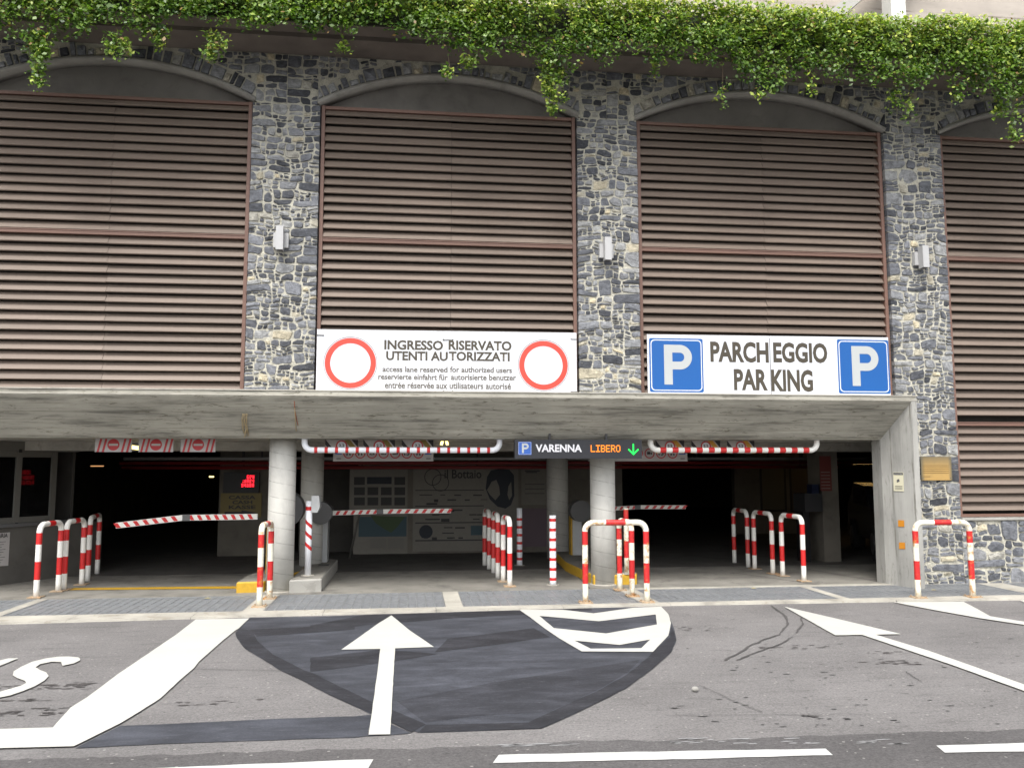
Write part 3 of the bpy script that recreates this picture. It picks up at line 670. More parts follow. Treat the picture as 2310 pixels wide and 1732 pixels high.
# soffit, planter, wall above
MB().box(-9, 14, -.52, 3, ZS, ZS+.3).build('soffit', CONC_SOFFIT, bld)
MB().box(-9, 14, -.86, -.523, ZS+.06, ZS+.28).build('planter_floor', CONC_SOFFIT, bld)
MB().box(-9, 14, -.90, -.862, ZS+.03, 8.22).build('planter_front', SOIL, bld)
MB().box(-9, 14, -.86, .4, ZS+.302, 8.20).build('planter_soil', SOIL, bld)
MB().box(-9, 14, 1.0, 1.3, ZS+.302, 14).build('upper_wall', UPWALL, bld)
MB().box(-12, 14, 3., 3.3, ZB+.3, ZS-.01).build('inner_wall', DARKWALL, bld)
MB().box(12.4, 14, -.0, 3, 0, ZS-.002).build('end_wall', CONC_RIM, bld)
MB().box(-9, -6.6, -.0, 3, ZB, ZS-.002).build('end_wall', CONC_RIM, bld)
pp = dy(1932, 30, .45)
MB().box(pp.x-.13, pp.x+.13, .33, .59, 8.1, 13).build('white_post', m_gloss('post_white', (.66, .66, .62), 0, .2), bld)
q0 = dy(1795, 40, .55); q1 = dy(1846, -4, .55); dd_ = (q1-q0).normalized(); nn = Vector((-dd_.z, 0, dd_.x))
c0 = q0-dd_*.6; c1 = q0+dd_*4
MB().prism([c0+nn*.10, c0-nn*.10, c1-nn*.10, c1+nn*.10], (0, .2, 0)).build('steel_strut', m_gloss('strut_grey', (.40, .39, .36), 0, .2), bld)

# ------------------------------------------------------------------ portal (mitred concrete frame)
YP = -.42; XO, XI, XL = 7.375, 7.292, 7.085; ZO, ZI, ZL = 2.785, 2.722, 2.180; YI = .1
po = empty('concrete_portal', (0, 0, 0), 'splayed board-marked concrete portal framing the garage entrance', 'portal')
mb = MB(); X0 = -9.
sec = [(YP, ZO), (YP, ZI), (YI, ZL), (YI+.25, ZL), (YI+.25, ZB), (YP, ZB-.002)]
nseg = 80
rights = [XO, XI, XL, XL, XO, XO]
P = []
for (y, z), xr in zip(sec, rights): P.append(((X0, y, z), (xr, y, z)))
V = [a for a, b in P]+[b for a, b in P]; n = 6
mb.add(V, [(i, n+i, n+(i+1) % n, (i+1) % n) for i in range(n)]+[tuple(range(6))[::-1]])
mb.build('beam', CONC_BEAM, po)
MB().box(X0, XO+.012, YP-.012, .0, ZB-.001, ZB+.014).box(X0, XO, YP-.006, YP-.001, ZI+.012, ZI+.03).build('ledge_cap', CONC_KERB, po)
mb = MB(); sx = [(XO, YP), (XI, YP), (XL, YI), (XL, YI+.25), (XO, YI+.25)]
tops = [ZO, ZI, ZL, ZL, ZO]; bx = [XO-.012, XI-.01, XL-.01, XL-.01, XO-.012]
V = [(b, s[1], -.02) for s, b in zip(sx, bx)]+[(s[0], s[1], t) for s, t in zip(sx, tops)]
mb.add(V, [(i, 5+i, 5+(i+1) % 5, (i+1) % 5) for i in range(5)]+[(9, 8, 7, 6, 5)]); mb.build('jamb', CONC_JAMB, po)
# ------------------------------------------------------------------ garage interior
MB().box(-9, 16, YI+.252, 1.9, ZL+.003, ZL+.3).build('ceiling_slab', INCEIL, bld)
zb2 = ony(500, 1016, 1.9).z
MB().box(-9, 16, 1.905, 2.6, zb2, ZL+.3).build('downstand_beam', INCEIL, bld)
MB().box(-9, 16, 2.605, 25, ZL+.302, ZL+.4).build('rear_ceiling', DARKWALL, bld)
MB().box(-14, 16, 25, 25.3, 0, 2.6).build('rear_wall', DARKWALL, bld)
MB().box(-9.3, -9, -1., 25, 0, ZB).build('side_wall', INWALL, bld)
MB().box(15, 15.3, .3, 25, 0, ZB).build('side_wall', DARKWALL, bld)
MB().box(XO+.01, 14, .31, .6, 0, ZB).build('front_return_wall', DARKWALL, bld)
MB().box(-9, 15, 2.6, 25, .0, .0235).build('floor_shade_sheet', m_conc('shade_floor', (.11, .105, .095), None, .4), fl)  # shade of the garage depth is put into this floor sheet's colour
YW = 5.55
wx0 = dy(472, 1100, YW).x; wx1 = dy(566, 1100, YW).x; wx2 = dy(735, 1100, YW).x; wx3 = dy(1345, 1100, YW).x
MB().box(wx0, wx0+1.05, YW, YW+.2, 0.02, 2.3).build('partition_wall', INWALL, bld)
MB().box(wx2+.35, wx3, YW+.002, YW+.2, 0.02, 2.3).build('partition_wall', INWALL, bld)
MB().box(wx2-.9, wx2+.34, YW+.6, YW+.8, 0.02, 2.3).build('partition_wall', DARKWALL, bld)
rw0 = dy(1585, 1000, 9.5).x; rw1 = dy(1775, 1000, 9.5).x
MB().box(rw0, rw1, 9.5, 9.7, 0.02, 2.3).build('partition_wall', INWALL, bld)
# ducts, pipes
def pipe(name, p, q, r_, m, label, cat):
    o = empty(name, p, label, cat); MB().tube([p, q], r_, 12).build('pipe', m, o)
    n = int((Vector(q)-Vector(p)).length/2.2)
    for i in range(1, n):
        c = Vector(p).lerp(Vector(q), i/n); MB().box(c.x-.015, c.x+.015, c.y-.01, c.y+.01, c.z+r_*.5, ZL+.3).build('hanger', DARKM, o)
zq = ony(900, 1034, 4.6).z
pipe('conduit_pipe', (-5.4, 4.6, zq), (9.8, 4.6, zq), .03, mat('duct_grey', (.34, .34, .33), .5), 'thin grey conduit crossing under the garage ceiling', 'pipe')
zq = ony(900, 1044, 5.).z
pipe('fire_pipe', (-5.6, 5., zq), (10.5, 5., zq), .035, REDPIPE, 'upper dark red pipe crossing the garage behind the entrance', 'pipe')
pipe('fire_pipe', (-5.6, 5.1, zq-.09), (10.5, 5.1, zq-.09), .035, REDPIPE, 'lower dark red pipe crossing above the poster wall', 'pipe')

# ------------------------------------------------------------------ columns
def column(x, y, r_, zt, label):
    o = empty('round_column', (x, y, 0.02), label, 'column', 'round concrete columns')
    me = MB().tube([(0, 0, 0), (0, 0, zt*.5), (0, 0, zt-.02)], r_, 40).mesh('shaft', COLUMN); s = bpy.data.objects.new('shaft', me); col.objects.link(s); s.parent = o
    if y < 1: MB_ = MB().tube([(0, 0, -.02), (0, 0, .012)], r_+.02, 32).mesh('base_joint', CONC_KERB); q = bpy.data.objects.new('base_joint', MB_); col.objects.link(q); q.parent = o
column(-1.87, .56, .190, ZL, 'pale round concrete column behind the left hoop')
column(2.88, .66, .190, ZL, 'round concrete column under the lit sign')
cB = onz(697, 1245*K); column(cB.x, 2.45, .185, zb2, 'shaded round column behind the diagonal striped post')
cC = onz(1205*K, 1208*K); column(cC.x, cC.y, .21, 2.4, 'dim round column behind the striped bollard')
pl = onz(1778*K, 1212*K); pr_ = onz(1822*K, 1217*K)
sp = empty('square_pillar', (pl.x, pl.y, 0), 'grey square pillar inside the right entrance lane', 'pillar')
MB().box(pl.x-.12, pr_.x+.02, pl.y-.3, pl.y+.25, 0.02, zb2+.3).build('shaft', INWALL, sp)
a = dy(1772, 985, pl.y-.31); b = dy(1792, 1060, pl.y-.31)
rp = empty('poster', (a.x, pl.y-.31, 1.6), 'faded red poster on the square pillar', 'poster')
plate('sheet', rect(a.x-.02, b.x+.05, b.z, a.z), pl.y-.306, .003, mat('faded_red', (.16, .035, .03), .6), rp)
for i in range(6): plate('print_line', rect(a.x, b.x+.02, b.z+.04+i*.06, b.z+.055+i*.06), pl.y-.309, .002, mat('pale_print', (.25, .2, .18), .7) if i == 0 else bpy.data.materials['pale_print'], rp)
# ------------------------------------------------------------------ islands
def island(name, pts, h, m, label):
    o = empty(name, (pts[0][0], pts[0][1], 0), label, 'kerb island'); mb = MB(); n = len(pts)
    tp = [(p[0], p[1]) for p in pts]; cx = sum(p[0] for p in tp)/n; cy = sum(p[1] for p in tp)/n
    V = [(p[0], p[1], .0) for p in tp]+[(p[0], p[1], h-.02) for p in tp]+[(cx+(p[0]-cx)*.97, cy+(p[1]-cy)*.985, h) for p in tp]
    mb.add(V, [(i, (i+1) % n, n+(i+1) % n, n+i) for i in range(n)]+[(n+i, n+(i+1) % n, 2*n+(i+1) % n, 2*n+i) for i in range(n)]); mb.build('side', m, o)
    MB().add([V[2*n+i] for i in range(n)], [tuple(range(n))]).build('top', CONC_FLOOR, o); return o
isl = island('kerb_island', [(-1.70, .30), (-1.27, .42), (-1.26, 2.9), (-1.70, 3.6)], .2, CONC, 'raised concrete island under the diagonal striped post')
for k in range(5):
    MB().box(-1.50, -1.33, 2.02+k*.05, 2.035+k*.05, .2, .203).build('slot', BLACK, isl)
MB().box(-1.60, -1.42, .62, .66, .2, .202).build('slot', BLACK, isl)
island('yellow_kerb_block', [(-2.44, .42), (-2.08, .46), (-1.72, 1.6), (-1.72, 3.4), (-1.95, 3.4), (-2.44, 1.2)], .17, YEL, 'yellow painted kerb end left of the left column')
y2 = island('yellow_kerb_block', [(2.70, .55), (2.72, .55), (2.95, .52), (3.36, .55), (3.42, .75), (3.42, 4.2), (2.72, 4.2), (2.60, 2.3)], .17, YEL, 'yellow painted island round the middle column')

# ------------------------------------------------------------------ hoops
def hoop(a, b, h, label, rusty=0, seed=0, plates=True):
    a = Vector((a[0], a[1], .02)); b = Vector((b[0], b[1], .02)); mid_ = (a+b)/2; o = empty('hoop_barrier', mid_, label, 'hoop barrier', 'red and white hoop barriers')
    W = (b-a).length; t = (b-a).normalized(); r_ = .038; br = .11; up = Vector((0, 0, 1)); h -= .02
    z0 = h-r_-br
    breaks_leg = [0, .235*h, .475*h, .70*h, z0-.005]
    pts = []; ms = []
    def addp(p, m): pts.append(p); ms.append(m)
    cols = [0, 1, 0, 1]
    for i in range(4):
        for q in range(2): addp(a+up*(breaks_leg[i]+(breaks_leg[i+1]-breaks_leg[i])*q/2), cols[i])
    for i in range(7):
        an = math.pi/2*i/6; addp(a+t*(br-br*math.cos(an))+up*(z0+br*math.sin(an)), 0)
    tl = W-2*br
    for f in ((.28), (.72)):
        addp(a+t*(br+tl*f)+up*(z0+br), 1 if f < .5 else 0)
    for i in range(7):
        an = math.pi/2*i/6; addp(b-t*(br-br*math.sin(an))+up*(z0+br*math.cos(an)), 0)
    for i in range(3, -1, -1):
        for q in range(2): addp(b+up*(breaks_leg[i+1]+(breaks_leg[i]-breaks_leg[i+1])*(q)/2), cols[i])
    addp(b.copy(), 0)
    mb = MB(); sb = 0
    acc = [0]
    for i in range(len(pts)-1): acc.append(acc[-1]+(pts[i+1]-pts[i]).length)
    def mf(s_):
        for i in range(len(acc)-1):
            if acc[i] <= s_ <= acc[i+1]: return ms[i]
        return 0
    mb.tube(pts, r_, 16, mf); mb.build('hoop_pipe', [WHITE_R if rusty else WHITE, RED_R if rusty else RED], o)
    if plates:
        for c in (a, b):
            s_ = .085; pb = MB().box(c.x-s_, c.x+s_, c.y-s_, c.y+s_, .024, .036).build('base_plate', RUST if rusty else RUST, o)
            if rusty:
                for ux in (-1, 1):
                    for uy in (-1, 1): MB().tube([(c.x+ux*.065, c.y+uy*.065, .036), (c.x+ux*.065, c.y+uy*.065, .052)], .011, 6).build('bolt', RUST, pb)
    return o
hoop((-5.056, .338), (-4.996, .90), 1.035, 'nearest hoop of the row beside the left booth')
hoop((-4.974, 1.03), (-4.93, 1.573), 1.03, 'middle hoop of the row beside the left booth')
hoop((-5.02, 2.05), (-5.20, 2.95), 1.03, 'farthest dim hoop of the row beside the left booth', plates=False)
hoop((-1.903, -.83), (-1.884, -.188), 1.07, 'hoop in front of the left concrete column', 1)
hoop((1.441, .553), (1.401, 1.088), 1.045, 'nearest hoop of the middle row seen end-on')
hoop((1.367, 1.561), (1.361, 2.241), 1.045, 'second hoop of the middle row seen end-on', plates=False)
hoop((1.332, 2.738), (1.301, 3.27), 1.045, 'farthest hoop of the middle row seen end-on', plates=False)
hoop((2.236, -1.087), (3.043, -1.12), 1.085, 'wide rusty hoop before the column under the lit sign', 1)
hoop((2.985, -.60), (2.955, -.03), 1.05, 'hoop turned sideways behind the wide rusty hoop', 1)
hoop((5.993, .537), (5.945, 1.178), 1.035, 'nearest hoop of the row in the right lane')
hoop((5.88, 2.135), (5.909, 1.465), 1.035, 'middle hoop of the row in the right lane')
hoop((5.893, 2.45), (5.90, 3.1), 1.03, 'farthest hoop of the row in the right lane', plates=False)
hoop((6.738, -1.227), (7.508, -1.25), 1.055, 'rusty hoop in front of the concrete jamb at the right', 1)
# bollards
def bollard(x, y, z0, h, r_, bands, label, mats=None, diag=False):
    o = empty('striped_bollard', (x, y, z0), label, 'bollard', 'striped round bollards'); mb = MB()
    zs = sorted(set([0, h]+[v for b in bands for v in b]))
    def mf(s_): return 1 if any(b[0] < s_ < b[1] for b in bands) else 0
    if not diag: mb.tube([(x, y, z0+z) for z in zs], r_, 20, mf); mb.build('post', mats or [STRIPED_WHITE, RED], o)
    else:
        mb.tube([(x, y, z0), (x, y, z0+h)], r_, 20); mb.build('post', [STRIPED_WHITE], o)
        for zc, sl in bands:
            m2 = MB(); n = 24; V = []
            for i in range(n+1):
                an = -math.pi+2*math.pi*i/n; zz = zc - sl*math.sin(an)
                for q in (0, .055): V.append((x+(r_+.0015)*math.sin(an), y-(r_+.0015)*math.cos(an), z0+zz+q))
            m2.add(V, [(2*i, 2*i+2, 2*i+3, 2*i+1) for i in range(n)], 0, True); m2.build('red_band', RED, o)
    MB().tube([(x, y, z0-.002), (x, y, z0+.012)], r_+.045, 20).build('base_flange', CONC_KERB, o)
hb = 1.03; bands = [(.07+.145*i, .115+.145*i) for i in range(7)]
bollard(2.099, .62, .02, hb, .05, bands, 'white bollard with thin red rings standing in the centre opening')
bollard(1.924, 3.19, .02, 1.02, .05, [(.10+.14*i, .145+.14*i) for i in range(6)], 'dim striped bollard farther inside by the poster wall')
pb_ = onz(694, 1298, .2)
bollard(pb_.x, pb_.y, .2, 1.08, .048, [(.40, .045), (.56, .045), (.72, .045), (.945, 0)], 'white post with slanted red bands on the concrete island', diag=True)
q = onz(1414, 1294, .17)
bollard(q.x, q.y, .17, .98, .038, [(.24, .49), (.74, .96)], 'tall red and white post on the yellow island', [WHITE_R, RED_R])
# ------------------------------------------------------------------ boom barriers
def boom(tip, joint, root, th, y0, y1, label, head=None, cab=None, mw=WHITE):
    o = empty('boom_barrier', root, label, 'boom barrier', 'boom barriers at the lanes')
    def arm(p, q, nb, name):
        p = Vector(p); q = Vector(q); t = (q-p).normalized(); n = Vector((-t.z, 0, t.x))*th/2; L = (q-p).length
        if n.z < 0: n = -n
        MB().prism([p-n, q-n, q+n, p+n], (0, .04, 0)).build(name, mw, o)
        mb = MB(); st = L/nb
        for i in range(nb):
            a = p+t*(st*(i+.1)); e = t*st*.42; k = t*st*.33*(-1)
            mb.prism([a-n*.86, a+e-n*.86, a+e+n*.86+k, a+n*.86+k], (0, -.003, 0))
        mb.build('red_stripes', RED, o)
    n1 = max(3, round((Vector(joint)-Vector(tip)).length/.135)); n2 = max(3, round((Vector(root)-Vector(joint)).length/.135))
    g = Vector(((root[0]-joint[0]), 0, (root[2]-joint[2]))).normalized()*.05
    arm(tip, joint, n1, 'arm_tip'); arm(Vector(joint)+g*2.2, root, n2, 'arm')
    j = Vector(joint)+g*1.1; MB().box(min(joint[0], joint[0]+g.x*2.2), max(joint[0], joint[0]+g.x*2.2), joint[1]-.004, joint[1]+.045, j.z-th*.55, j.z+th*.55).build('joint', DGREY, o)
    if head:
        hx, hz, hr, hy = head; MB().prism(disc_pts(hx, hz, hr, hy+.3, 24), (0, -.3, 0)).build('pivot_housing', DGREY, o)
    if cab:
        x0, x1, ya, yb, z0, z1 = cab; c = MB().box(x0, x1, ya, yb, z0, z1).build('cabinet', GREYBOX, o)
        MB().box(x0-.03, x0-.001, ya+.02, yb-.02, z0+.01, z1-.03).build('yellow_edge', YEL, o)
Y1 = 1.25
boom(dy(250, 1135, Y1), dy(394, 1118, Y1), dy(556, 1115.5, Y1), .085, 0, 0, 'lowered broken-angle boom across the left lane', head=(dy(615, 1098, 1.0).x, dy(615, 1098, 1.3).z, .26, 1.1), cab=(dy(628, 1200, 1.45).x-.32, dy(645, 1200, 1.45).x-.11, 1.3, 1.6, .02, .9))
Y2 = 2.35
hx = dy(692, 1106, Y2); ct = pb_
boom(dy(974, 1103, Y2), dy(828, 1104.5, Y2), dy(716, 1108, Y2), .075, 0, 0, 'lowered boom across the reserved middle lane', head=(dy(693, 1108, Y2-.1).x, dy(693, 1108, Y2-.1).z, .185, Y2-.12), cab=(dy(677, 1200, Y2).x+.0, dy(704, 1200, Y2).x, Y2+.2, Y2+.5, .2, .98))
Y3 = 3.2
boom(dy(1481, 1095, Y3), dy(1384, 1095, Y3), dy(1290, 1100, Y3), .07, 0, 0, 'lowered boom across the right entrance lane', head=(dy(1253, 1103, Y3).x, dy(1253, 1103, Y3).z, .19, Y3-.1), cab=(dy(1240, 1200, Y3).x+.02, dy(1262, 1200, Y3).x, Y3+.21, Y3+.45, .02, .9))
# support fork (slanted stick) behind the middle boom
a = dy(765, 1115, 3.0); b = onz(788, 1262); 
o = empty('boom_rest', (b.x, b.y, 0), 'slanted grey stick standing under the middle boom', 'post'); MB().tube([(b.x, b.y, .02), (a.x, b.y-.1, a.z)], .02, 8).build('stick', ALU, o)
# traffic light head on post
g0 = dy(675, 1070, pb_.y); g1 = dy(690, 1106, pb_.y)
o = empty('lane_signal', (pb_.x+.1, pb_.y, 1.2), 'pale grey signal housing fixed beside the diagonal striped post', 'signal')
MB().prism([(g0.x-.0, pb_.y+.10, g1.z), (g1.x-.02, pb_.y+.10, g1.z), (g1.x+.015, pb_.y+.10, g1.z+.08), (g1.x-.0, pb_.y+.10, g0.z), (g0.x, pb_.y+.10, g0.z)], (0, -.2, 0)).build('housing', GREYBOX, o)
# ticket column
tk = dy(1252, 1070, 2.0)
o = empty('ticket_column', (3.62, 2.2, .02), 'pale ticket dispenser head behind the column under the lit sign', 'ticket machine')
MB().box(3.20, 3.34, 2.25, 2.55, .17, 1.35).build('body', GREYBOX, o); MB().tube([(3.26, 2.2, 1.2), (3.26, 2.5, 1.2)], .12, 16).build('hood', GREYBOX, o)
tk = onz(1765*K, 1180*K)
o = empty('ticket_machine', (6.9, 2.5, .02), 'black payment machine beside the square pillar', 'ticket machine')
ax = dy(1735, 1100, 3.0).x; MB().box(ax, ax+.12, 3.0, 3.3, .02, .95).build('pedestal', BLACK, o); MB().box(ax-.02, ax+.32, 2.88, 3.35, .95, 1.28).build('body', DARKM, o)
MB().box(ax+.14, ax+.27, 2.90, 3.1, 1.281, 1.45).build('screen_hood', mat('navy', (.01, .015, .04), .4), o)

# ------------------------------------------------------------------ big banners
def banner(name, c, Y, label, seamx):
    """c: TL, TR, BR, BL in view coords"""
    o = empty(name, (dy(*c[3], Y).x, Y, ZB+.014), label, 'banner'); P = [dy(*q, Y) for q in c]
    zb = ZB+.018; sx = dy(seamx, 790, Y).x
    def ztop(x): t = (x-P[0].x)/(P[1].x-P[0].x); return P[0].z+(P[1].z-P[0].z)*t
    for x0, x1, yy in ((P[3].x, sx-.001, Y), (sx+.001, P[1].x, Y-.004)):
        plate('panel', [(x0, zb), (x1, zb), (x1, ztop(x1)), (x0, ztop(x0))], yy, .012, SIGNWHITE, o)
    return o, P
YS = -.03
o, P = banner('reserved_banner', [(684, 711), (1245, 719), (1247, 852), (682, 849)], YS, 'white banner with two red rings reserving the lane for authorised users', 967.5)
for cx_, cy_, rp_ in ((757, 784, 56), (1174, 789, 53)):
    c = dy(cx_, cy_, YS); rr = (dy(cx_+rp_, cy_, YS)-c).length*.985; yy = YS if cx_ < 900 else YS-.004
    ring('ring_outline', (c.x, c.z), rr*1.035, rr*1.05, yy-.001, LETTER2, o); ring('red_ring', (c.x, c.z), rr*.79, rr, yy-.001, RINGRED, o)
yl_ = YS-.005
def split_line(t1, t2, x0, xm0, xm1, x1, ya, yb, m, bold):
    dtext(t1, x0, ya, xm0, yb, yl_+.003, m, o, bold); dtext(t2, xm1, ya+1, x1, yb+1, yl_-.001, m, o, bold)
split_line('INGRESSO', 'RISERVATO', 830, 957, 969, 1105, 735, 756, LETTER, .034)
split_line('UTENTI AU', 'TORIZZATI', 834, 967, 969.5, 1101, 759, 779, LETTER, .034)
split_line('access lane reserved', 'for authorized users', 826, 966.5, 972, 1106, 791.5, 804, LETTER2, .026)
split_line('reservierte einfahrt für', 'autorisierte benutzer', 817, 967, 974, 1115, 807.5, 820.5, LETTER2, .026)
split_line('entrée réservée aux', 'utilisateurs autorisé', 831, 966.5, 971, 1104, 825.5, 839.5, LETTER2, .026)
for tx, ty in ((692, 724), (692, 844), (1240, 733), (1240, 846)):
    c = dy(tx, ty, YS-.01); MB().tube([(c.x-.05, YS-.007, c.z+.003), (c.x+.05, YS-.007, c.z)], .006, 6).build('cable_tie', YELSIGN if False else ALU, o)
for ty in (734, 845):
    c = dy(968, ty, YS-.01); MB().box(c.x-.065, c.x+.065, YS-.010, YS-.006, c.z-.004, c.z+.004).build('cable_tie', ALU, o)
    for s_ in (-1, 1): flat_disc('eyelet', (c.x+s_*.065, c.z), .013, YS-.005, ALU, o, 12)
o, P = banner('parking_banner', [(1394, 722), (1918, 729), (1925, 857), (1400, 857)], YS, 'white parking banner with a blue P square at each end', 1664)
def psq(c4, yy, o, blue=BLUE, lw=None, letter=PGREY, rim=SIGNWHITE):
    P = [dy(*q, yy) for q in c4]; x0, x1 = (P[0].x+P[3].x)/2, (P[1].x+P[2].x)/2; z0, z1 = (P[2].z+P[3].z)/2, (P[0].z+P[1].z)/2
    w_, h_ = x1-x0, z1-z0
    def rr(i, r_):
        pts = []
        for cx_, cz_, a0 in ((x1-i-r_, z1-i-r_, 0), (x0+i+r_, z1-i-r_, 90), (x0+i+r_, z0+i+r_, 180), (x1-i-r_, z0+i+r_, 270)):
            for k in range(5): an = math.radians(a0+22.5*k); pts.append((cx_+r_*math.cos(an), cz_+r_*math.sin(an)))
        return pts
    s = plate('blue_square', rr(0, w_*.03), yy-.002, .002, blue, o)
    e = w_*.025; plate('white_rim', rr(e, w_*.07), yy-.003, .001, rim, o); plate('blue_field', rr(e*1.7, w_*.06), yy-.004, .001, blue, o)
    # letter P outline: stem + bowl
    lx, lz = x0+w_*.27, z0+h_*.14; H_ = h_*.74; sw = w_*.155; bw_ = w_*.52
    plate('letter_p', rect(lx, lx+sw, lz, lz+H_), yy-.006, .002, letter, o)
    n = 20; ro = H_*.31; cz_ = lz+H_-ro; cxx = lx+bw_-ro; ri = ro-sw*.92
    out = [(lx+sw, lz+H_)]+[(cxx+ro*math.sin(math.pi*k/n), cz_+ro*math.cos(math.pi*k/n)) for k in range(n+1)]+[(lx+sw, cz_-ro)]
    inn = [(lx+sw, cz_+ri)]+[(cxx+ri*math.sin(math.pi*k/n), cz_+ri*math.cos(math.pi*k/n)) for k in range(n+1)]+[(lx+sw, cz_-ri)]
    mb = MB(); N_ = len(out); mb.add([(p[0], yy-.006, p[1]) for p in out+inn], [(i, N_+i, N_+i+1, i+1) for i in range(N_-1)]); mb.build('letter_p', letter, o)
psq([(1401, 731), (1517, 731), (1521, 847), (1405, 847)], YS, o); psq([(1808, 734), (1918, 734), (1924, 850), (1812, 850)], YS-.004, o)
dtext('PARCH', 1535, 738, 1661, 783, YS-.002, LETTER, o, .038); dtext('EGGIO', 1671, 740, 1788, 784, YS-.006, LETTER, o, .038)
dtext('PAR', 1586, 797, 1659, 843, YS-.002, LETTER, o, .038); dtext('KING', 1667, 798, 1757, 846, YS-.006, LETTER, o, .038)
sx = dy(1664, 790, YS).x
MB().box(sx-.004, sx+.003, YS-.0065, YS-.002, ZB+.02, P[0].z-.03).build('seam_shadow', DGREY, o)
# ------------------------------------------------------------------ lit sign
YV = -.02
a = dy(1112, 949, YV); b = dy(1387, 990, YV)
o = empty('led_sign', ((a.x+b.x)/2, YV, b.z), 'dark hanging panel reading VARENNA with lit LIBERO and green arrow', 'sign')
MB().box(a.x, b.x, YV+.001, YV+.12, b.z, a.z-.0).build('case', CHAR, o)
MB().box(a.x+.5, a.x+.53, YV+.05, YV+.09, a.z+.001, ZL+.32).box(b.x-.53, b.x-.5, YV+.05, YV+.09, a.z+.001, ZL+.32).build('bracket', DARKM, o)
psq([(1119.5, 954), (1148, 954), (1148, 982), (1119.5, 982)], YV, o, BLUE2)
dtext('VARENNA', 1157, 959.5, 1257, 976, YV-.002, mat('sign_lettering', (.62, .62, .66), .5), o, .03)
FONT = {'L': ['10000']*6+['11111'], 'I': ['11111', '00100', '00100', '00100', '00100', '00100', '11111'], 'B': ['11110', '10001', '10001', '11110', '10001', '10001', '11110'],
        'E': ['11111', '10000', '10000', '11110', '10000', '10000', '11111'], 'R': ['11110', '10001', '10001', '11110', '10100', '10010', '10001'], 'O': ['01110', '10001', '10001', '10001', '10001', '10001', '01110']}
a = dy(1276, 961, YV); b = dy(1340, 976, YV); cw = (b.x-a.x)/(6*6-1); chh = (a.z-b.z)/7
for li, L in enumerate('LIBERO'):
    mb = MB()
    for r__, row in enumerate(FONT[L]):
        for c__, v_ in enumerate(row):
            if v_ == '1': x = a.x+(li*6+c__)*cw; z = a.z-(r__+1)*chh; mb.box(x+cw*.02, x+cw*.98, YV-.004, YV-.001, z+chh*.05, z+chh*.95)
    mb.build('led_letter', LEDO, o)
c = dy(1368, 970, YV); u1 = (dy(1380, 970, YV)-c).x; mb = MB()
def bar(p, q, wd): 
    t = (Vector(q)-Vector(p)).normalized(); n = Vector((-t.z, 0, t.x))*wd/2; mb.prism([Vector(p)-n, Vector(q)-n, Vector(q)+n, Vector(p)+n], (0, -.003, 0))
bar((c.x, YV-.001, c.z+u1*.95), (c.x, YV-.001, c.z-u1*.75), u1*.25); bar((c.x-u1*.9, YV-.0045, c.z-u1*.0), (c.x+u1*.08, YV-.0045, c.z-u1*.95), u1*.25); bar((c.x+u1*.9, YV-.008, c.z-u1*.0), (c.x-u1*.08, YV-.008, c.z-u1*.95), u1*.25)
mb.build('led_arrow', LEDG, o)
# ------------------------------------------------------------------ headroom bars
def headbar(x0, x1, nb, frac, label, m):
    Yb = .24; A = dy(x0, 949, Yb); B = dy(x1, 949, Yb); zc = dy((x0+x1)/2, 972, Yb).z; r_ = .042; br = .11
    o = empty('headroom_bar', ((A.x+B.x)/2, Yb, zc), label, 'height bar', 'striped headroom bars'); pts = []; ms = []
    zt = ZL+.02
    pts += [Vector((A.x, Yb, zt)), Vector((A.x, Yb, zc+br+.05))]; ms += [1, 0]
    for i in range(9): an = math.pi/2*i/8; pts.append(Vector((A.x+br-br*math.cos(an), Yb, zc+br-br*math.sin(an)))); ms.append(0)
    L = B.x-A.x-2*br-.06; st = L/(nb-1+frac); p0 = A.x+br+.03
    for i in range(nb):
        pts.append(Vector((p0+st*i, Yb, zc))); ms.append(1); pts.append(Vector((p0+st*(i+frac), Yb, zc))); ms.append(0)
    for i in range(9): an = math.pi/2*i/8; pts.append(Vector((B.x-br+br*math.sin(an), Yb, zc+br-br*math.cos(an)))); ms.append(0)
    pts.append(Vector((B.x, Yb, zc+br+.05))); ms.append(1); pts.append(Vector((B.x, Yb, zt)))
    acc = [0]
    for i in range(len(pts)-1): acc.append(acc[-1]+(pts[i+1]-pts[i]).length)
    def mf(s_):
        for i in range(len(acc)-1):
            if acc[i] <= s_ <= acc[i+1]: return ms[i]
        return 0
    MB().tube(pts, r_, 16, mf).build('bar', [m, RED], o)
    for P_ in (A, B): MB().box(P_.x-.07, P_.x+.07, Yb-.07, Yb+.07, ZL-.006, ZL-.002).build('fixing_plate', GREYBOX, o)
headbar(658, 1079, 18, .31, 'hanging bar with thin red rings over the reserved lane', STRIPED_WHITE)
headbar(1405, 1764, 13, .5, 'hanging bar with broad red bands over the right lane', WHITE)
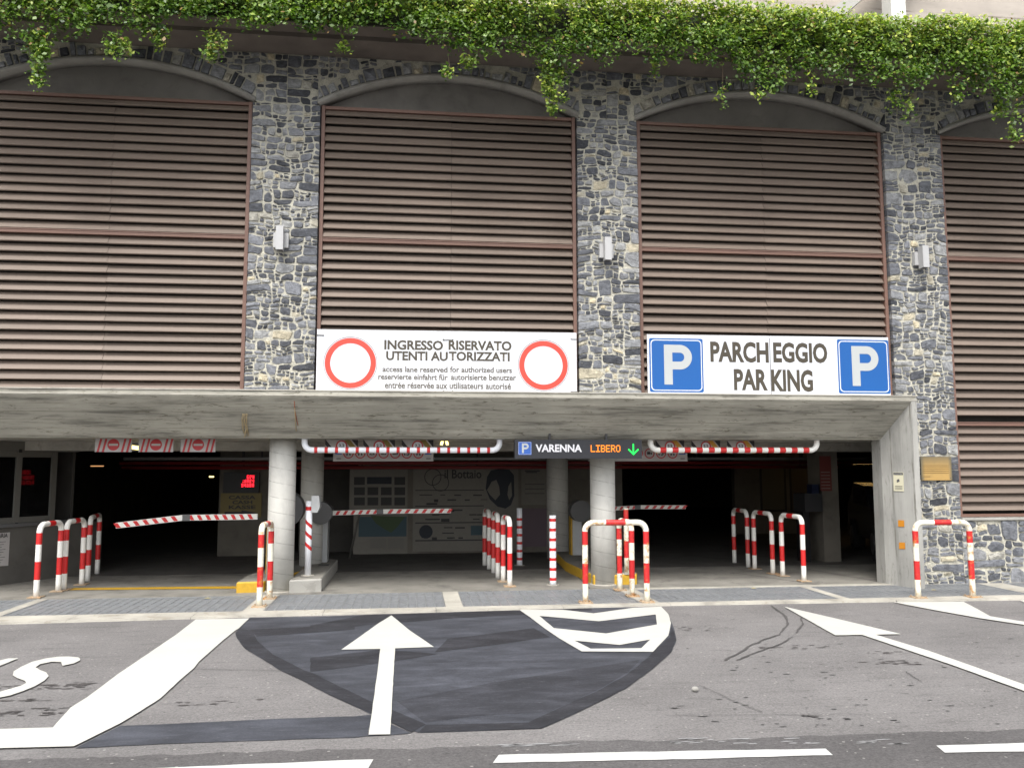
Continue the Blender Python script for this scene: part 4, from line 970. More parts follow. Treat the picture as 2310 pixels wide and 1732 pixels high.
# ------------------------------------------------------------------ small overhead signs
def noentry(x0, x1, label):
    Y = .45; a = dy(x0, 945, Y); b = dy(x1, 976, Y); zt = ZL+.0; z1 = min(a.z, ZL-.003); z0 = b.z
    o = empty('no_entry_sign', ((a.x+b.x)/2, Y, z0), label, 'sign', 'hanging no entry signs'); plate('panel', rect(a.x, b.x, z0, z1), Y, .01, SIGNGREY, o)
    w_ = b.x-a.x; h_ = z1-z0; cx_ = (a.x+b.x)/2; cz_ = z0+h_*.55
    flat_disc('red_disc', (cx_, cz_), h_*.44, Y, SIGNRED, o, 32); plate('white_bar', rect(cx_-h_*.33, cx_+h_*.33, cz_-h_*.075, cz_+h_*.075), Y-.004, .001, SIGNGREY, o)
    for k in (0, 1, 2, 3):
        xx = a.x+w_*(.05, .19, .71, .85)[k]; s_ = w_*.085
        plate('red_stripe', [(xx, z0), (xx+s_*.7, z0), (xx+s_*.7+h_*.22, z1), (xx+h_*.22, z1)], Y-.003, .002, SIGNRED, o)
noentry(206, 284, 'leftmost of the three hanging no entry signs'); noentry(300, 374, 'middle one of the three hanging no entry signs'); noentry(391, 465, 'rightmost of the three no entry signs, nearest the column')
def limit(x0, x1, label, yel=YELSIGN):
    Y = .55; a = dy(x0, 945, Y); b = dy(x1, 979, Y); z1 = ZL-.006; z0 = b.z; w_ = b.x-a.x; h_ = z1-z0
    o = empty('height_limit_sign', ((a.x+b.x)/2, Y, z0), label, 'sign', 'hanging height limit signs'); plate('panel', rect(a.x, b.x, z0, z1), Y, .01, SIGNGREY, o)
    def para(f0, f1, m, s_=-.35): plate('diagonal_band', clip(clip([(a.x+w_*f0, z0), (a.x+w_*f1, z0), (a.x+w_*(f1+s_), z1), (a.x+w_*(f0+s_), z1)], -1, 0, -a.x), 1, 0, b.x), Y-.003, .002, m, o)
    para(.22, .36, BLACK); para(.92, 1.1, yel); para(1.15, 1.34, BLACK)
    para(-.02, .10, yel, -.2)
    c = (a.x+w_*.5, z0+h_*.55); flat_disc('white_disc', c, h_*.36, Y-.002, SIGNWHITE, o, 24, .0025); ring('red_ring', c, h_*.32, h_*.42, Y-.004, SIGNRED, o, 28)
    text('2,2', (c[0]-h_*.2, Y-.006, c[1]-h_*.12), (1, 0, 0), (0, 0, 1), h_*.4, h_*.26, BLACK, o, 'lettering', .03)
for i, (p, q) in enumerate(((703, 773), (785, 853), (868, 936))): limit(p, q, ['left height limit sign over the reserved lane', 'centre height limit sign over the reserved lane', 'right height limit sign over the reserved lane'][i])
YO = mat('amber_sign', (.55, .28, .03), .5)
for i, (p, q) in enumerate(((1416, 1478), (1493, 1556), (1570, 1630))): limit(p, q, ['left height limit sign over the right lane', 'centre height limit sign over the right lane', 'right height limit sign over the right lane'][i], YO)
def rules(x0, x1, label, n=7, first=True):
    Y = 1.0; a = dy(x0, 966, Y); b = dy(x1, 996, Y); z1 = a.z+.02; z0 = b.z; w_ = b.x-a.x; h_ = z1-z0
    o = empty('rules_sign', ((a.x+b.x)/2, Y, z0), label, 'sign'); plate('panel', rect(a.x, b.x, z0, z1), Y, .008, SIGNGREY, o)
    cw_ = w_/(n+1.6); r_ = h_*.34
    for k in range(n):
        c = (a.x+cw_*(1.3+k), z0+h_*.52); ring('red_ring', c, r_*.8, r_, Y-.002, SIGNRED, o, 24)
        if k in (2, 5): text('2,2' if k == 2 else '15', (c[0]-r_*.5, Y-.003, c[1]-r_*.4), (1, 0, 0), (0, 0, 1), r_, r_*.8, BLACK, o, 'lettering', .03)
        elif k in (3, 4):
            plate('vehicle_mark', rect(c[0]-r_*.5, c[0]+r_*.15, c[1]-r_*.2, c[1]+r_*.3), Y-.003, .001, BLACK, o); plate('vehicle_mark', rect(c[0]+r_*.2, c[0]+r_*.5, c[1]-r_*.2, c[1]+r_*.15), Y-.003, .001, BLACK, o)
        else:
            for s_ in (-1, 1): plate('figure_mark', [(c[0]+s_*r_*.3-r_*.12, c[1]-r_*.4), (c[0]+s_*r_*.3+r_*.12, c[1]-r_*.4), (c[0]+s_*r_*.2+r_*.1, c[1]+r_*.4), (c[0]+s_*r_*.2-r_*.1, c[1]+r_*.4)], Y-.003, .001, BLACK, o)
    for xx in (a.x+cw_*.18, b.x-cw_*.72):
        plate('tow_mark', rect(xx, xx+cw_*.55, z0+h_*.45, z0+h_*.82), Y-.003, .002, BLUE2, o); plate('arrow_mark', rect(xx+cw_*.1, xx+cw_*.5, z0+h_*.15, z0+h_*.2), Y-.003, .002, BLACK, o)
rules(720, 936, 'long rule board of round signs over the reserved lane'); rules(1270, 1485, 'long rule board of round signs behind the lit sign')
# ------------------------------------------------------------------ lamps inside
def lamp(name, p, q, r_, m, label, house=True):
    o = empty(name, p, label, 'ceiling lamp'); MB().tube([p, q], r_, 10).build('lit_tube', m, o)
    if house: MB().box(min(p[0], q[0])-.05, max(p[0], q[0])+.05, p[1]-r_*1.6, p[1]+r_*1.6, p[2]+r_*1.02, p[2]+r_*1.9).build('housing', DGREY, o)
a = dy(280, 965, 1.5); b = dy(299, 968, 1.5); lamp('ceiling_lamp', (a.x, 1.5, a.z), (b.x+.02, 1.5, b.z), .03, LAMPW, 'lit yellow lamp between the left no entry signs')
a = dy(960, 961, 1.4); o = empty('ceiling_lamp', a, 'small lit lamp behind the bar over the reserved lane', 'ceiling lamp')
MB().tube([(a.x-.05, 1.4, a.z), (a.x-.03, 1.4, a.z+.07)], .022, 10).build('lit_tube', LAMPW, o); MB().tube([(a.x+.05, 1.4, a.z), (a.x+.03, 1.4, a.z+.07)], .022, 10).build('lit_tube', LAMPW, o); MB().box(a.x-.10, a.x+.10, 1.33, 1.47, a.z+.075, a.z+.10).build('housing', DGREY, o)
for x0, x1, yy, lb in ((1812, 1834, 1000, 'short lit tube left of the long tube in the right bay'), (1842, 1905, 1000.5, 'long lit tube beyond the right pillar')):
    a = dy(x0, yy, 7.5); b = dy(x1, yy, 7.5); lamp('tube_lamp', (a.x, 7.5, a.z), (b.x, 7.5, a.z), .022, TUBE, lb)
    o = MB().tube([(a.x, 7.35, a.z-.09), (b.x, 7.35, a.z-.09)], .03, 8).build('red_guard', REDPIPE, bpy.data.objects[o.name] if False else [q for q in bpy.data.objects if q.get('label') == lb][0])
for (x0, x1, yy, lb) in ((196, 224, 1051*1/K, 'faint lamp strip deep in the left lane'), (1110, 1117, 1, None)):
    if lb: a = dy(x0, yy, 9); b = dy(x1, yy, 9); lamp('tube_lamp', (a.x, 9, a.z), (b.x, 9, a.z), .012, mat('dim_tube', (.5, .3, .15), .4, emit=(1, .5, .2), estr=.35), lb, False)
a = dy(452, 1075/K, 12); lamp('tube_lamp', (a.x, 12, a.z), (a.x+.12, 12, a.z), .02, LAMPW, 'tiny far lamp beside the payment panel', False)
# ------------------------------------------------------------------ payment LED panel and sign
YQ = YW-.03
a = dy(484, 1024, YQ); b = dy(560, 1062, YQ); o = empty('message_display', (a.x, YQ, b.z), 'black display with red lit rows above the yellow cash sign', 'display')
MB().box(a.x, b.x, YQ-.05, YQ+.02, b.z-.02, a.z+.04).build('case', BLACK, o)
def ledrows(o, x0, x1, z0, z1, Y, spec, U=(1, 0, 0), org=None):
    rh = (z1-z0)/3
    for r__, (f0, f1) in enumerate(spec):
        mb = MB(); nx = 20
        for ly in range(5):
            for i in range(nx):
                f = i/nx
                if f0 <= f < f1 and (i % 4 != 3) and random.random() < .85:
                    x = x0+(x1-x0)*f; w_ = (x1-x0)/nx*.95; z = z1-rh*(r__)-rh*.17*(ly+1); mb.box(x, x+w_, Y-.003, Y-.001, z, z+rh*.15)
        mb.build('led_or_reflection_row', LEDR, o)
c = dy(522, 1026, YQ-.05); d_ = dy(550, 1053, YQ-.05); ledrows(o, c.x, d_.x, d_.z, c.z, YQ-.05, [(.4, 1), (.1, 1), (0, 1)])
a = dy(477, 1065, YQ); b = dy(564, 1117, YQ); o = empty('cash_sign', (a.x, YQ, b.z), 'yellow sign CASSA CASH KASSE with black arrow', 'sign')
plate('panel', rect(a.x, b.x, b.z, a.z), YQ, .01, YELSIGN, o)
for i, t in enumerate(('CASSA', 'CASH', 'KASSE')): dtext(t, 494 if i != 1 else 502, 1070+10.5*i, 552 if i != 1 else 545, 1078+10.5*i, YQ-.002, BLACK, o, .03)
c = dy(485, 1112, YQ); d_ = dy(558, 1101, YQ); hh = (d_.z-c.z); plate('arrow_mark', [(c.x, c.z), (c.x+(d_.x-c.x)*.5, c.z), (c.x+(d_.x-c.x)*.5, c.z-.03), (d_.x, c.z+hh*.4), (c.x+(d_.x-c.x)*.5, c.z+hh*.95), (c.x+(d_.x-c.x)*.5, c.z+hh*.65), (c.x, c.z+hh*.65)], YQ-.002, .001, BLACK, o)
# ------------------------------------------------------------------ posters on back wall
YP_ = YW-.002
def poster(x0, y0, x1, y1, label, m=POSTER):
    a = dy(x0, y0, YP_); b = dy(x1, y1, YP_); o = empty('wall_poster', (a.x, YP_, b.z), label, 'poster'); plate('sheet', rect(a.x, b.x, b.z, a.z), YP_-.006, .004, m, o); return o
DK = mat('dim_print', (.03, .03, .03), .6); SEA = mat('map_sea', (.04, .08, .10), .6); LAND = mat('map_land', (.045, .08, .03), .6); NAVY = mat('mural_dark', (.012, .018, .028), .6); GRN = mat('soft_green', (.1, .25, .2), .6)
def dplate(name, x0, y0, x1, y1, m, o, lift=.008):
    a = dy(x0, y0, YP_); b = dy(x1, y1, YP_); plate(name, rect(a.x, b.x, b.z, a.z), YP_-lift, .0015, m, o)
o = poster(756, 1010, 880, 1100, 'pale poster with a grid of small photographs')
for r__ in range(3):
    for c__ in range(4):
        if r__ == 0 and c__ in (1, 2): continue
        x = 765+c__*29; y = 1030+r__*22; dplate('photo', x, y, x+23, y+17, DK, o)
dplate('photo', 793, 1030, 846, 1045, NAVY, o)
o = poster(764, 1112, 880, 1195, 'coastal map poster below the middle boom')
dplate('sea', 775, 1116, 878, 1158, SEA, o)
P = [dy(*q, YP_) for q in ((800, 1113), (812, 1130), (830, 1142), (845, 1150), (858, 1138), (870, 1122), (876, 1116))]
plate('land', [(p.x, p.z) for p in P][::-1], YP_-.011, .002, LAND, o)
for x in (800, 838): dplate('caption', x, 1162, x+34, 1184, mat('pale_caption', (.18, .17, .15), .7) if x == 800 else bpy.data.materials['pale_caption'], o)
o = poster(893, 1008, 1120, 1188, 'big advertising mural reading il Bottaio')
a = dy(957, 1032, YP_); dtext('il Bottaio', 960, 1014, 1040, 1033, YP_-.008, DK, o, .015)
c = dy(935, 1030, YP_)
for k, (ex, ez) in enumerate(((0, 0), (.16, -.12))): ring('ring_print', (c.x+ex, c.z+ez), .16, .175, YP_-.007-.001*k, DK, o, 32)
for y in (1058, 1092, 1128, 1166): dplate('rule_line', 897, y, 1045, y+1, DK, o)
rngp = random.Random(3)
for k in range(34):
    x = rngp.uniform(900, 1040); y = rngp.choice([1068, 1078, 1086, 1100, 1110, 1120, 1138, 1150, 1160]); wd = rngp.uniform(8, 26)
    dplate('print_block', x, y, x+wd, y+rngp.uniform(1.2, 3.0 if k % 4 else 7), DK, o, .0075+.0001*k)
c = dy(920, 1148, YP_); flat_disc('dark_fruit', (c.x, c.z), .14, YP_-.0125, NAVY, o, 14, .002)
dplate('green_card', 1052-35, 1135, 1052, 1155, SEA, o, .013)
P = [dy(*q, YP_) for q in ((1052, 1030), (1060, 1016), (1080, 1012), (1100, 1014), (1110, 1026), (1111, 1070), (1104, 1090), (1092, 1098), (1075, 1094), (1058, 1078), (1049, 1055))]
plate('dark_figure', [(p.x, p.z) for p in P][::-1], YP_-.012, .003, NAVY, o)
P = [dy(*q, YP_) for q in ((1062, 1040), (1072, 1036), (1078, 1050), (1080, 1068), (1070, 1080), (1058, 1068), (1052, 1058))]
plate('pale_shape', [(p.x, p.z) for p in P][::-1], YP_-.014, .002, POSTER, o)
P = [dy(*q, YP_) for q in ((1098, 1050), (1104, 1040), (1106, 1070), (1100, 1080), (1096, 1068))]
plate('pale_shape', [(p.x, p.z) for p in P][::-1], YP_-.014, .002, POSTER, o)
o = poster(1126, 1008, 1184, 1090, 'plain poster with handwritten style heading beside the mural')
for k in range(5): dplate('print_block', 1134+2*k, 1016+3*(k % 2), 1142+6*k, 1018+3*(k % 2), DK, o, .0075+.0002*k)
for k in range(3): dplate('rule_line', 1134, 1045+10*k, 1176, 1046+10*k, DK, o)
o = poster(1126, 1098, 1184, 1180, 'mauve tinted poster low beside the dim column', mat('mauve_print', (.14, .10, .12), .6))
o = poster(1345, 1008, 1346, 1009, 'x') if False else None
# posters far right inside
def rposter(x0, y0, x1, y1, label, m):
    Y = 9.49; a = dy(x0, y0, Y); b = dy(x1, y1, Y); o = empty('wall_poster', (a.x, Y, b.z), label, 'poster'); plate('frame', rect(a.x, b.x, b.z, a.z), Y-.01, .008, DK, o)
    w_ = (b.x-a.x); plate('sheet', rect(a.x+w_*.08, b.x-w_*.08, b.z+w_*.08, a.z-w_*.08), Y-.013, .002, m, o)
rposter(1640, 1005, 1700, 1105, 'framed poster on the far wall behind the right lane hoops', mat('olive_print', (.12, .11, .08), .6))
rposter(1704, 1005, 1762, 1105, 'dim brown poster next to the square pillar', mat('brown_print', (.09, .075, .06), .6))
# dark vending panel left of the boom
a = dy(745, 1010, YW+.3); b = dy(783, 1080, YW+.3)
# ------------------------------------------------------------------ booth
P0 = Vector((-6.75, .62, 0)); P1 = Vector((-5.50, 2.80, 0)); t = (P1-P0).normalized(); nrm = Vector((t.y, -t.x, 0)); up = Vector((0, 0, 1))
LB = (P1-P0).length; zs0, zs1 = .93, 2.03
bo = empty('ticket_booth', P0, 'grey staff booth with sliding windows inside the left lane', 'booth')
def bx(name, u0, u1, v0, v1, z0, z1, m, parent=bo):
    """box in booth coordinates: u along the front, v outward"""
    V = [P0+t*u+nrm*v+up*z for z in (z0, z1) for (u, v) in ((u0, v0), (u1, v0), (u1, v1), (u0, v1))]
    return MB().add(V, [(0, 3, 2, 1), (4, 5, 6, 7), (0, 1, 5, 4), (1, 2, 6, 5), (2, 3, 7, 6), (3, 0, 4, 7)]).build(name, m, parent)
bx('lower_wall', 0, LB+.5, -.08, 0, .02, zs0-.06, m_conc('booth_panel', (.11, .104, .093), None, .25)); bx('sill', 0, LB-.05, -.1, .05, zs0-.055, zs0+.0, DGREY)
bx('header', 0, LB-.05, -.1, .02, zs1, ZL, ALU)
up_ = []
ucs = [-.02, .62, 1.31, 1.97]
# uprights located on the photographed frame lines
def u_at(px):
    d = ray(px, 1100); # intersect with vertical plane through P0,t
    s_ = (P0-CAM).dot(nrm)/d.dot(nrm); return (CAM+d*s_-P0).dot(t)
ua, ub, uc = u_at(38), u_at(118), u_at(-60)
for u0 in (ua, ub, uc): bx('window_post', u0-.045, u0+.045, -.06, .03, zs0+.001, zs1-.001, ALU)
bx('window_rail', uc+.05, ub-.05, -.05, .02, zs0+.002, zs0+.09, ALU); bx('window_rail', uc+.05, ub-.05, -.05, .02, zs1-.09, zs1-.002, ALU)
bx('glass_pane', ua+.047, ub-.047, -.012, -.004, zs0+.092, zs1-.092, GLASS); bx('glass_pane', uc+.047, ua-.047, -.012, -.004, zs0+.092, zs1-.092, GLASS)
bx('back_wall', 0, LB-.05, -1.6, -1.5, .02, ZL, DARKWALL); bx('end_wall', LB-.05, LB+.0, -1.49, -.11, .02, ZL, DARKWALL); bx('end_wall', -.1, -.02, -1.6, -.1, .02, ZL, DARKWALL)
for u0 in (ua,):
    bx('frame_stop', u0-.02, u0+.02, .031, .045, zs1-.02, zs1+.03, BLACK); bx('frame_stop', u0-.02, u0+.02, .031, .045, zs0-.03, zs0+.01, BLACK)
# booth notice with lettering
un = u_at(28)
o = empty('booth_notice', P0+t*un+up*.6, 'white notice fixed below the booth window at the left edge', 'notice')
V = [P0+t*u+nrm*.004+up*z for u, z in ((uc, .33), (un, .30), (un, .80), (uc, .80))]; MB().prism(V, nrm*.004).build('sheet', SIGNGREY, o)
pw = P0+t*(u_at(-28))+nrm*.012+up*.715; text('ACQUARIA', pw, t, up, u_at(28)-u_at(-28)-.04, .075, BLACK, o, 'lettering', .02)
for k in range(9): 
    V = [P0+t*u+nrm*.0085+up*z for u, z in ((uc+.1, .66-k*.038), (un-.06-.03*(k % 3), .66-k*.038), (un-.06-.03*(k % 3), .668-k*.038), (uc+.1, .668-k*.038))]; MB().prism(V, nrm*.001).build('print_line', DGREY, o)
# made-up glowing rows stand for the display's reflection in the booth glass
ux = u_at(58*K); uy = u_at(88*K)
o = empty('booth_reflection', P0+t*ux-nrm*.3+up*1.3, 'red glowing rows added for the display reflection in the booth glass', 'display')
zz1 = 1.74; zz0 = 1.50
bx('case', ux-.09, uy+.03, -.16, -.10, zz0-.10, zz1+.1, BLACK, o)  # added dark backing for the reflection rows
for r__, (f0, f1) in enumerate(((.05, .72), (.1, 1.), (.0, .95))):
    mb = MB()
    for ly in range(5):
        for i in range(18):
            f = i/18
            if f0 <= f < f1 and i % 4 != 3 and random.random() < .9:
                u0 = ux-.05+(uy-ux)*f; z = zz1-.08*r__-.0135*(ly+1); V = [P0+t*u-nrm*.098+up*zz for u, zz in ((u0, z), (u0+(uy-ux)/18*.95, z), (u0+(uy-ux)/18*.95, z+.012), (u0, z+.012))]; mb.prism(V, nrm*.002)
    mb.build('led_or_reflection_row', LEDR, o)  # rows imitate the mirrored display
o = empty('paper_folder', P0+t*(ub-.2)-nrm*.4+up*1.1, 'olive yellow folder standing inside the booth window', 'folder'); bx('cover', ub-.36, ub-.12, -.42, -.38, .98, 1.38, YELSIGN, o)
# ------------------------------------------------------------------ wall lamps, plaque, small plates
def wall_lamp(x, z, dx, label):
    o = empty('wall_lamp', (x, 0, z), label, 'wall lamp', 'square wall lamps on the stone piers')
    MB().box(x-.105, x+.105, -.075, .0, z-.11, z+.10).build('back_plate', LAMPC, o); MB().box(x-.05, x+.05, -.20, -.077, z-.17, z+.17).build('light_box', LAMPC, o)
    MB().box(x-.04, x+.04, -.19, -.09, z-.173, z-.171).build('lens', DGREY, o)
for (px, py), lb in zip(((606, 517), (1311, 540), (1992, 557)), ('white wall lamp on the left stone pier', 'white wall lamp on the middle stone pier', 'white wall lamp on the right stone pier')):
    c = dy(px, py, -.1); wall_lamp(c.x, c.z, 0, lb)
a = dy(1990, 986, -.05); b = dy(2058, 1037, -.05)
o = empty('brass_plaque', (a.x, -.05, b.z), 'tarnished brass plaque on the right stone pier', 'plaque'); plate('plate', rect(a.x-.01, b.x, b.z, a.z), -.045, .012, BRASS, o)
for k, y in enumerate((1005, 1009, 1013, 1017, 1021, 1029)): 
    c = dy(1994, y, -.05); d_ = dy(2050 if k < 5 else 2010, y, -.05); plate('engraved_line', rect(c.x, d_.x, c.z-.006, c.z+.002), -.047, .001, mat('engraving', (.18, .11, .03), .6) if k == 0 else bpy.data.materials['engraving'], o)
for cx_, cz_ in ((a.x+.015, a.z-.03), (b.x-.03, a.z-.03), (a.x+.015, b.z+.03), (b.x-.03, b.z+.03)): flat_disc('screw', (cx_, cz_), .009, -.045, DGREY, o, 8)
# plates on the splayed jamb (vertical plane through (XI,YP)-(XL,YI))
J0 = Vector((XI-.006, YP, 0)); J1 = Vector((XL-.006, YI, 0)); jt = (J0-J1).normalized(); jn = Vector((-jt.y, jt.x, 0))
if jn.y > 0: jn = -jn
def onj(px, py):
    d = ray(px, py); s_ = (J0-CAM).dot(jn)/d.dot(jn); return CAM+d*s_
def jplate(name, c4, m, o, lift=.004):
    V = [onj(p[0]*K, p[1]*K)+jn*lift for p in c4]; return MB().prism(V, -jn*.003).build(name, m, o)
o = empty('camera_notice', onj(1941*K, 1040*K), 'small pale ATTENZIONE notice taped to the concrete jamb', 'notice')
jplate('sheet', [(1931, 1060), (1953, 1061), (1951.5, 1020), (1930, 1020)], mat('cream_paper', (.60, .57, .42), .6), o, .006)
jplate('black_header', [(1931, 1025), (1951, 1025.5), (1950.8, 1021), (1930.8, 1020.8)], BLACK, o, .0085)
e0 = onj(1932.5*K, 1024.2*K); e1 = onj(1950*K, 1024.6*K); text('ATTENZIONE', e0+jn*.010, (e1-e0).normalized(), up, (e1-e0).length, .014, SIGNWHITE, o)
jplate('drawing', [(1938, 1042), (1944, 1040), (1943, 1034), (1938, 1036)], DGREY, o, .0085)
for k in range(3): jplate('print_line', [(1934, 1050+3*k), (1950, 1050.4+3*k), (1950, 1049.4+3*k), (1934, 1049+3*k)], DGREY, o, .0085)
for i, yy in enumerate((1130, 1178)):
    o = empty('orange_reflector', onj(1948*K, yy*K), ['upper orange square reflector on the jamb', 'lower orange square reflector on the jamb'][i], 'reflector', 'orange reflectors')
    xx = 1941 if i == 0 else 1943; jplate('reflector_plate', [(xx, yy+7), (xx+13, yy+7.3), (xx+12.5, yy-6.6), (xx-.3, yy-7)], ORANGE, o, .008)
# dry roots and cable hanging from the beam
STRAW = mat('dry_root', (.42, .33, .19), .9)
def spl(y): # depth of splay at height z
    return None
def splay_pt(px, py):
    A = Vector((0, YP, ZI)); B = Vector((0, YI, ZL)); d_ = (B-A).normalized(); n_ = Vector((0, d_.z, -d_.y)); dd = ray(px*K, py*K)
    s_ = (A-CAM).dot(n_)/dd.dot(n_); P = CAM+dd*s_; return P+Vector((0, -.012, -.006))
o = empty('hanging_roots', splay_pt(527, 905), 'dry straw coloured roots hanging down the concrete beam', 'roots')
for k in range(9):
    x = 524+k*1.0; pts = [splay_pt(x+random.uniform(-3, 3), 893), splay_pt(x+random.uniform(-3, 3), 905), splay_pt(x+2+random.uniform(-3, 3), 920+random.uniform(0, 6)), splay_pt(x+4+random.uniform(-4, 4), 930+random.uniform(0, 12))]
    MB().tube(pts, .004, 5).build('root', STRAW, o)
MB().tube([splay_pt(532, 925), splay_pt(530, 935), splay_pt(529, 944)+Vector((0, -.02, 0))], .006, 5).build('root', STRAW, o)
o = empty('rust_cable', splay_pt(637, 900), 'thin rusty cable running down the beam above the left column', 'cable')
MB().tube([splay_pt(636, 866), splay_pt(637, 885), splay_pt(641, 905), splay_pt(644, 918)], .005, 5).build('wire', mat('rust_wire', (.30, .08, .03), .8), o)
MB().tube([splay_pt(637, 880), splay_pt(638, 905), splay_pt(640, 930)], .006, 5).build('wire', STRAW, o)
WET = m_conc('lime_wash_run', (.43, .42, .40), None, .2)
# ------------------------------------------------------------------ parked car deep in the right bay
c0_ = onz(1887*K, 1214*K); th = math.radians(-62)
car = empty('parked_car', (c0_.x, c0_.y, 0.02), 'dark parked car in the shade of the right bay', 'car')
def cpt(u, v, z): return Vector((c0_.x+u*.35+v*.94, c0_.y+u*.94-v*.35, .02+z))
prof = [(-.85, .35), (-.85, .62), (-.55, .82), (.35, .95), (.95, 1.38), (2.3, 1.42), (3.0, 1.0), (3.25, .9), (3.3, .35)]
th = math.radians(62)
def side(v): return [cpt(u, v, z) for u, z in prof]
mb = MB(); A_ = side(.05); B_ = side(1.7); n = len(prof); mb.add(A_+B_, [(i, (i+1) % n, n+(i+1) % n, n+i) for i in range(n)]+[tuple(range(n))[::-1], tuple(range(n, 2*n))]); 
mb.build('body', CARP, car)
for u in (0, 2.45):
    for v0, v1 in ((.0, .22), (1.53, 1.75)):
        pts = [cpt(u, v0, .32), cpt(u, v1, .32)]; wl = MB().tube(pts, .32, 24).build('wheel', RUBBER, car); MB().tube([cpt(u, v0-.01, .32), cpt(u, v0+.0, .32)], .2, 16).build('rim', RIM, wl)
for u0, u1, z0, z1 in ((.55, 1.35, .98, 1.30), (1.42, 2.3, .98, 1.33)):
    MB().prism([cpt(u0+.0, .045, z0), cpt(u1, .045, z0), cpt(u1, .045, z1), cpt(u0+.35 if u0 < 1 else u0, .045, z1)], cpt(0, -.004, 0)-cpt(0, 0, 0)).build('side_window', BLACK, car)
for v in (.25, 1.3): MB().prism([cpt(-.855, v, .5), cpt(-.855, v+.3, .5), cpt(-.84, v+.3, .62), cpt(-.84, v, .62)], cpt(-.01, 0, 0)-cpt(0, 0, 0)).build('headlight', GREYBOX, car)
# pebble, leaf litter
c = Z3((186, 710)); o = MB(); me = None
pts = []
import bmesh
bmm = bmesh.new(); bmesh.ops.create_icosphere(bmm, subdivisions=2, radius=.028)
for v in bmm.verts: v.co = Vector((v.co.x*1.0*random.uniform(.85, 1.1), v.co.y*.8, v.co.z*.75+.018))
me = bpy.data.meshes.new('pebble'); bmm.to_mesh(me); bmm.free(); me.materials.append(CONC_RIM); o = bpy.data.objects.new('pebble', me); col.objects.link(o); o.location = (c.x, c.y, .004)
tag(o, 'small grey stone lying on the asphalt right of the dark patch', 'stone')
LEAF_D = mat('dead_leaf', (.45, .38, .15), .8)
for i, (px, py, lb) in enumerate(((1701, 1331, 'dry leaf lying on the right lane drain grate'), (2108, 1335, 'dry leaf lying between the legs of the right hoop'), (468, 1354, 'pale leaf lying on the left drain grate'))):
    p = onz(px, py); o = MB().add([(p.x-.05, p.y, .03), (p.x, p.y-.02, .034), (p.x+.05, p.y+.01, .03), (p.x, p.y+.025, .036)], [(0, 1, 2, 3)]).build('fallen_leaf', LEAF_D); tag(o, lb, 'leaf', 'fallen leaves')

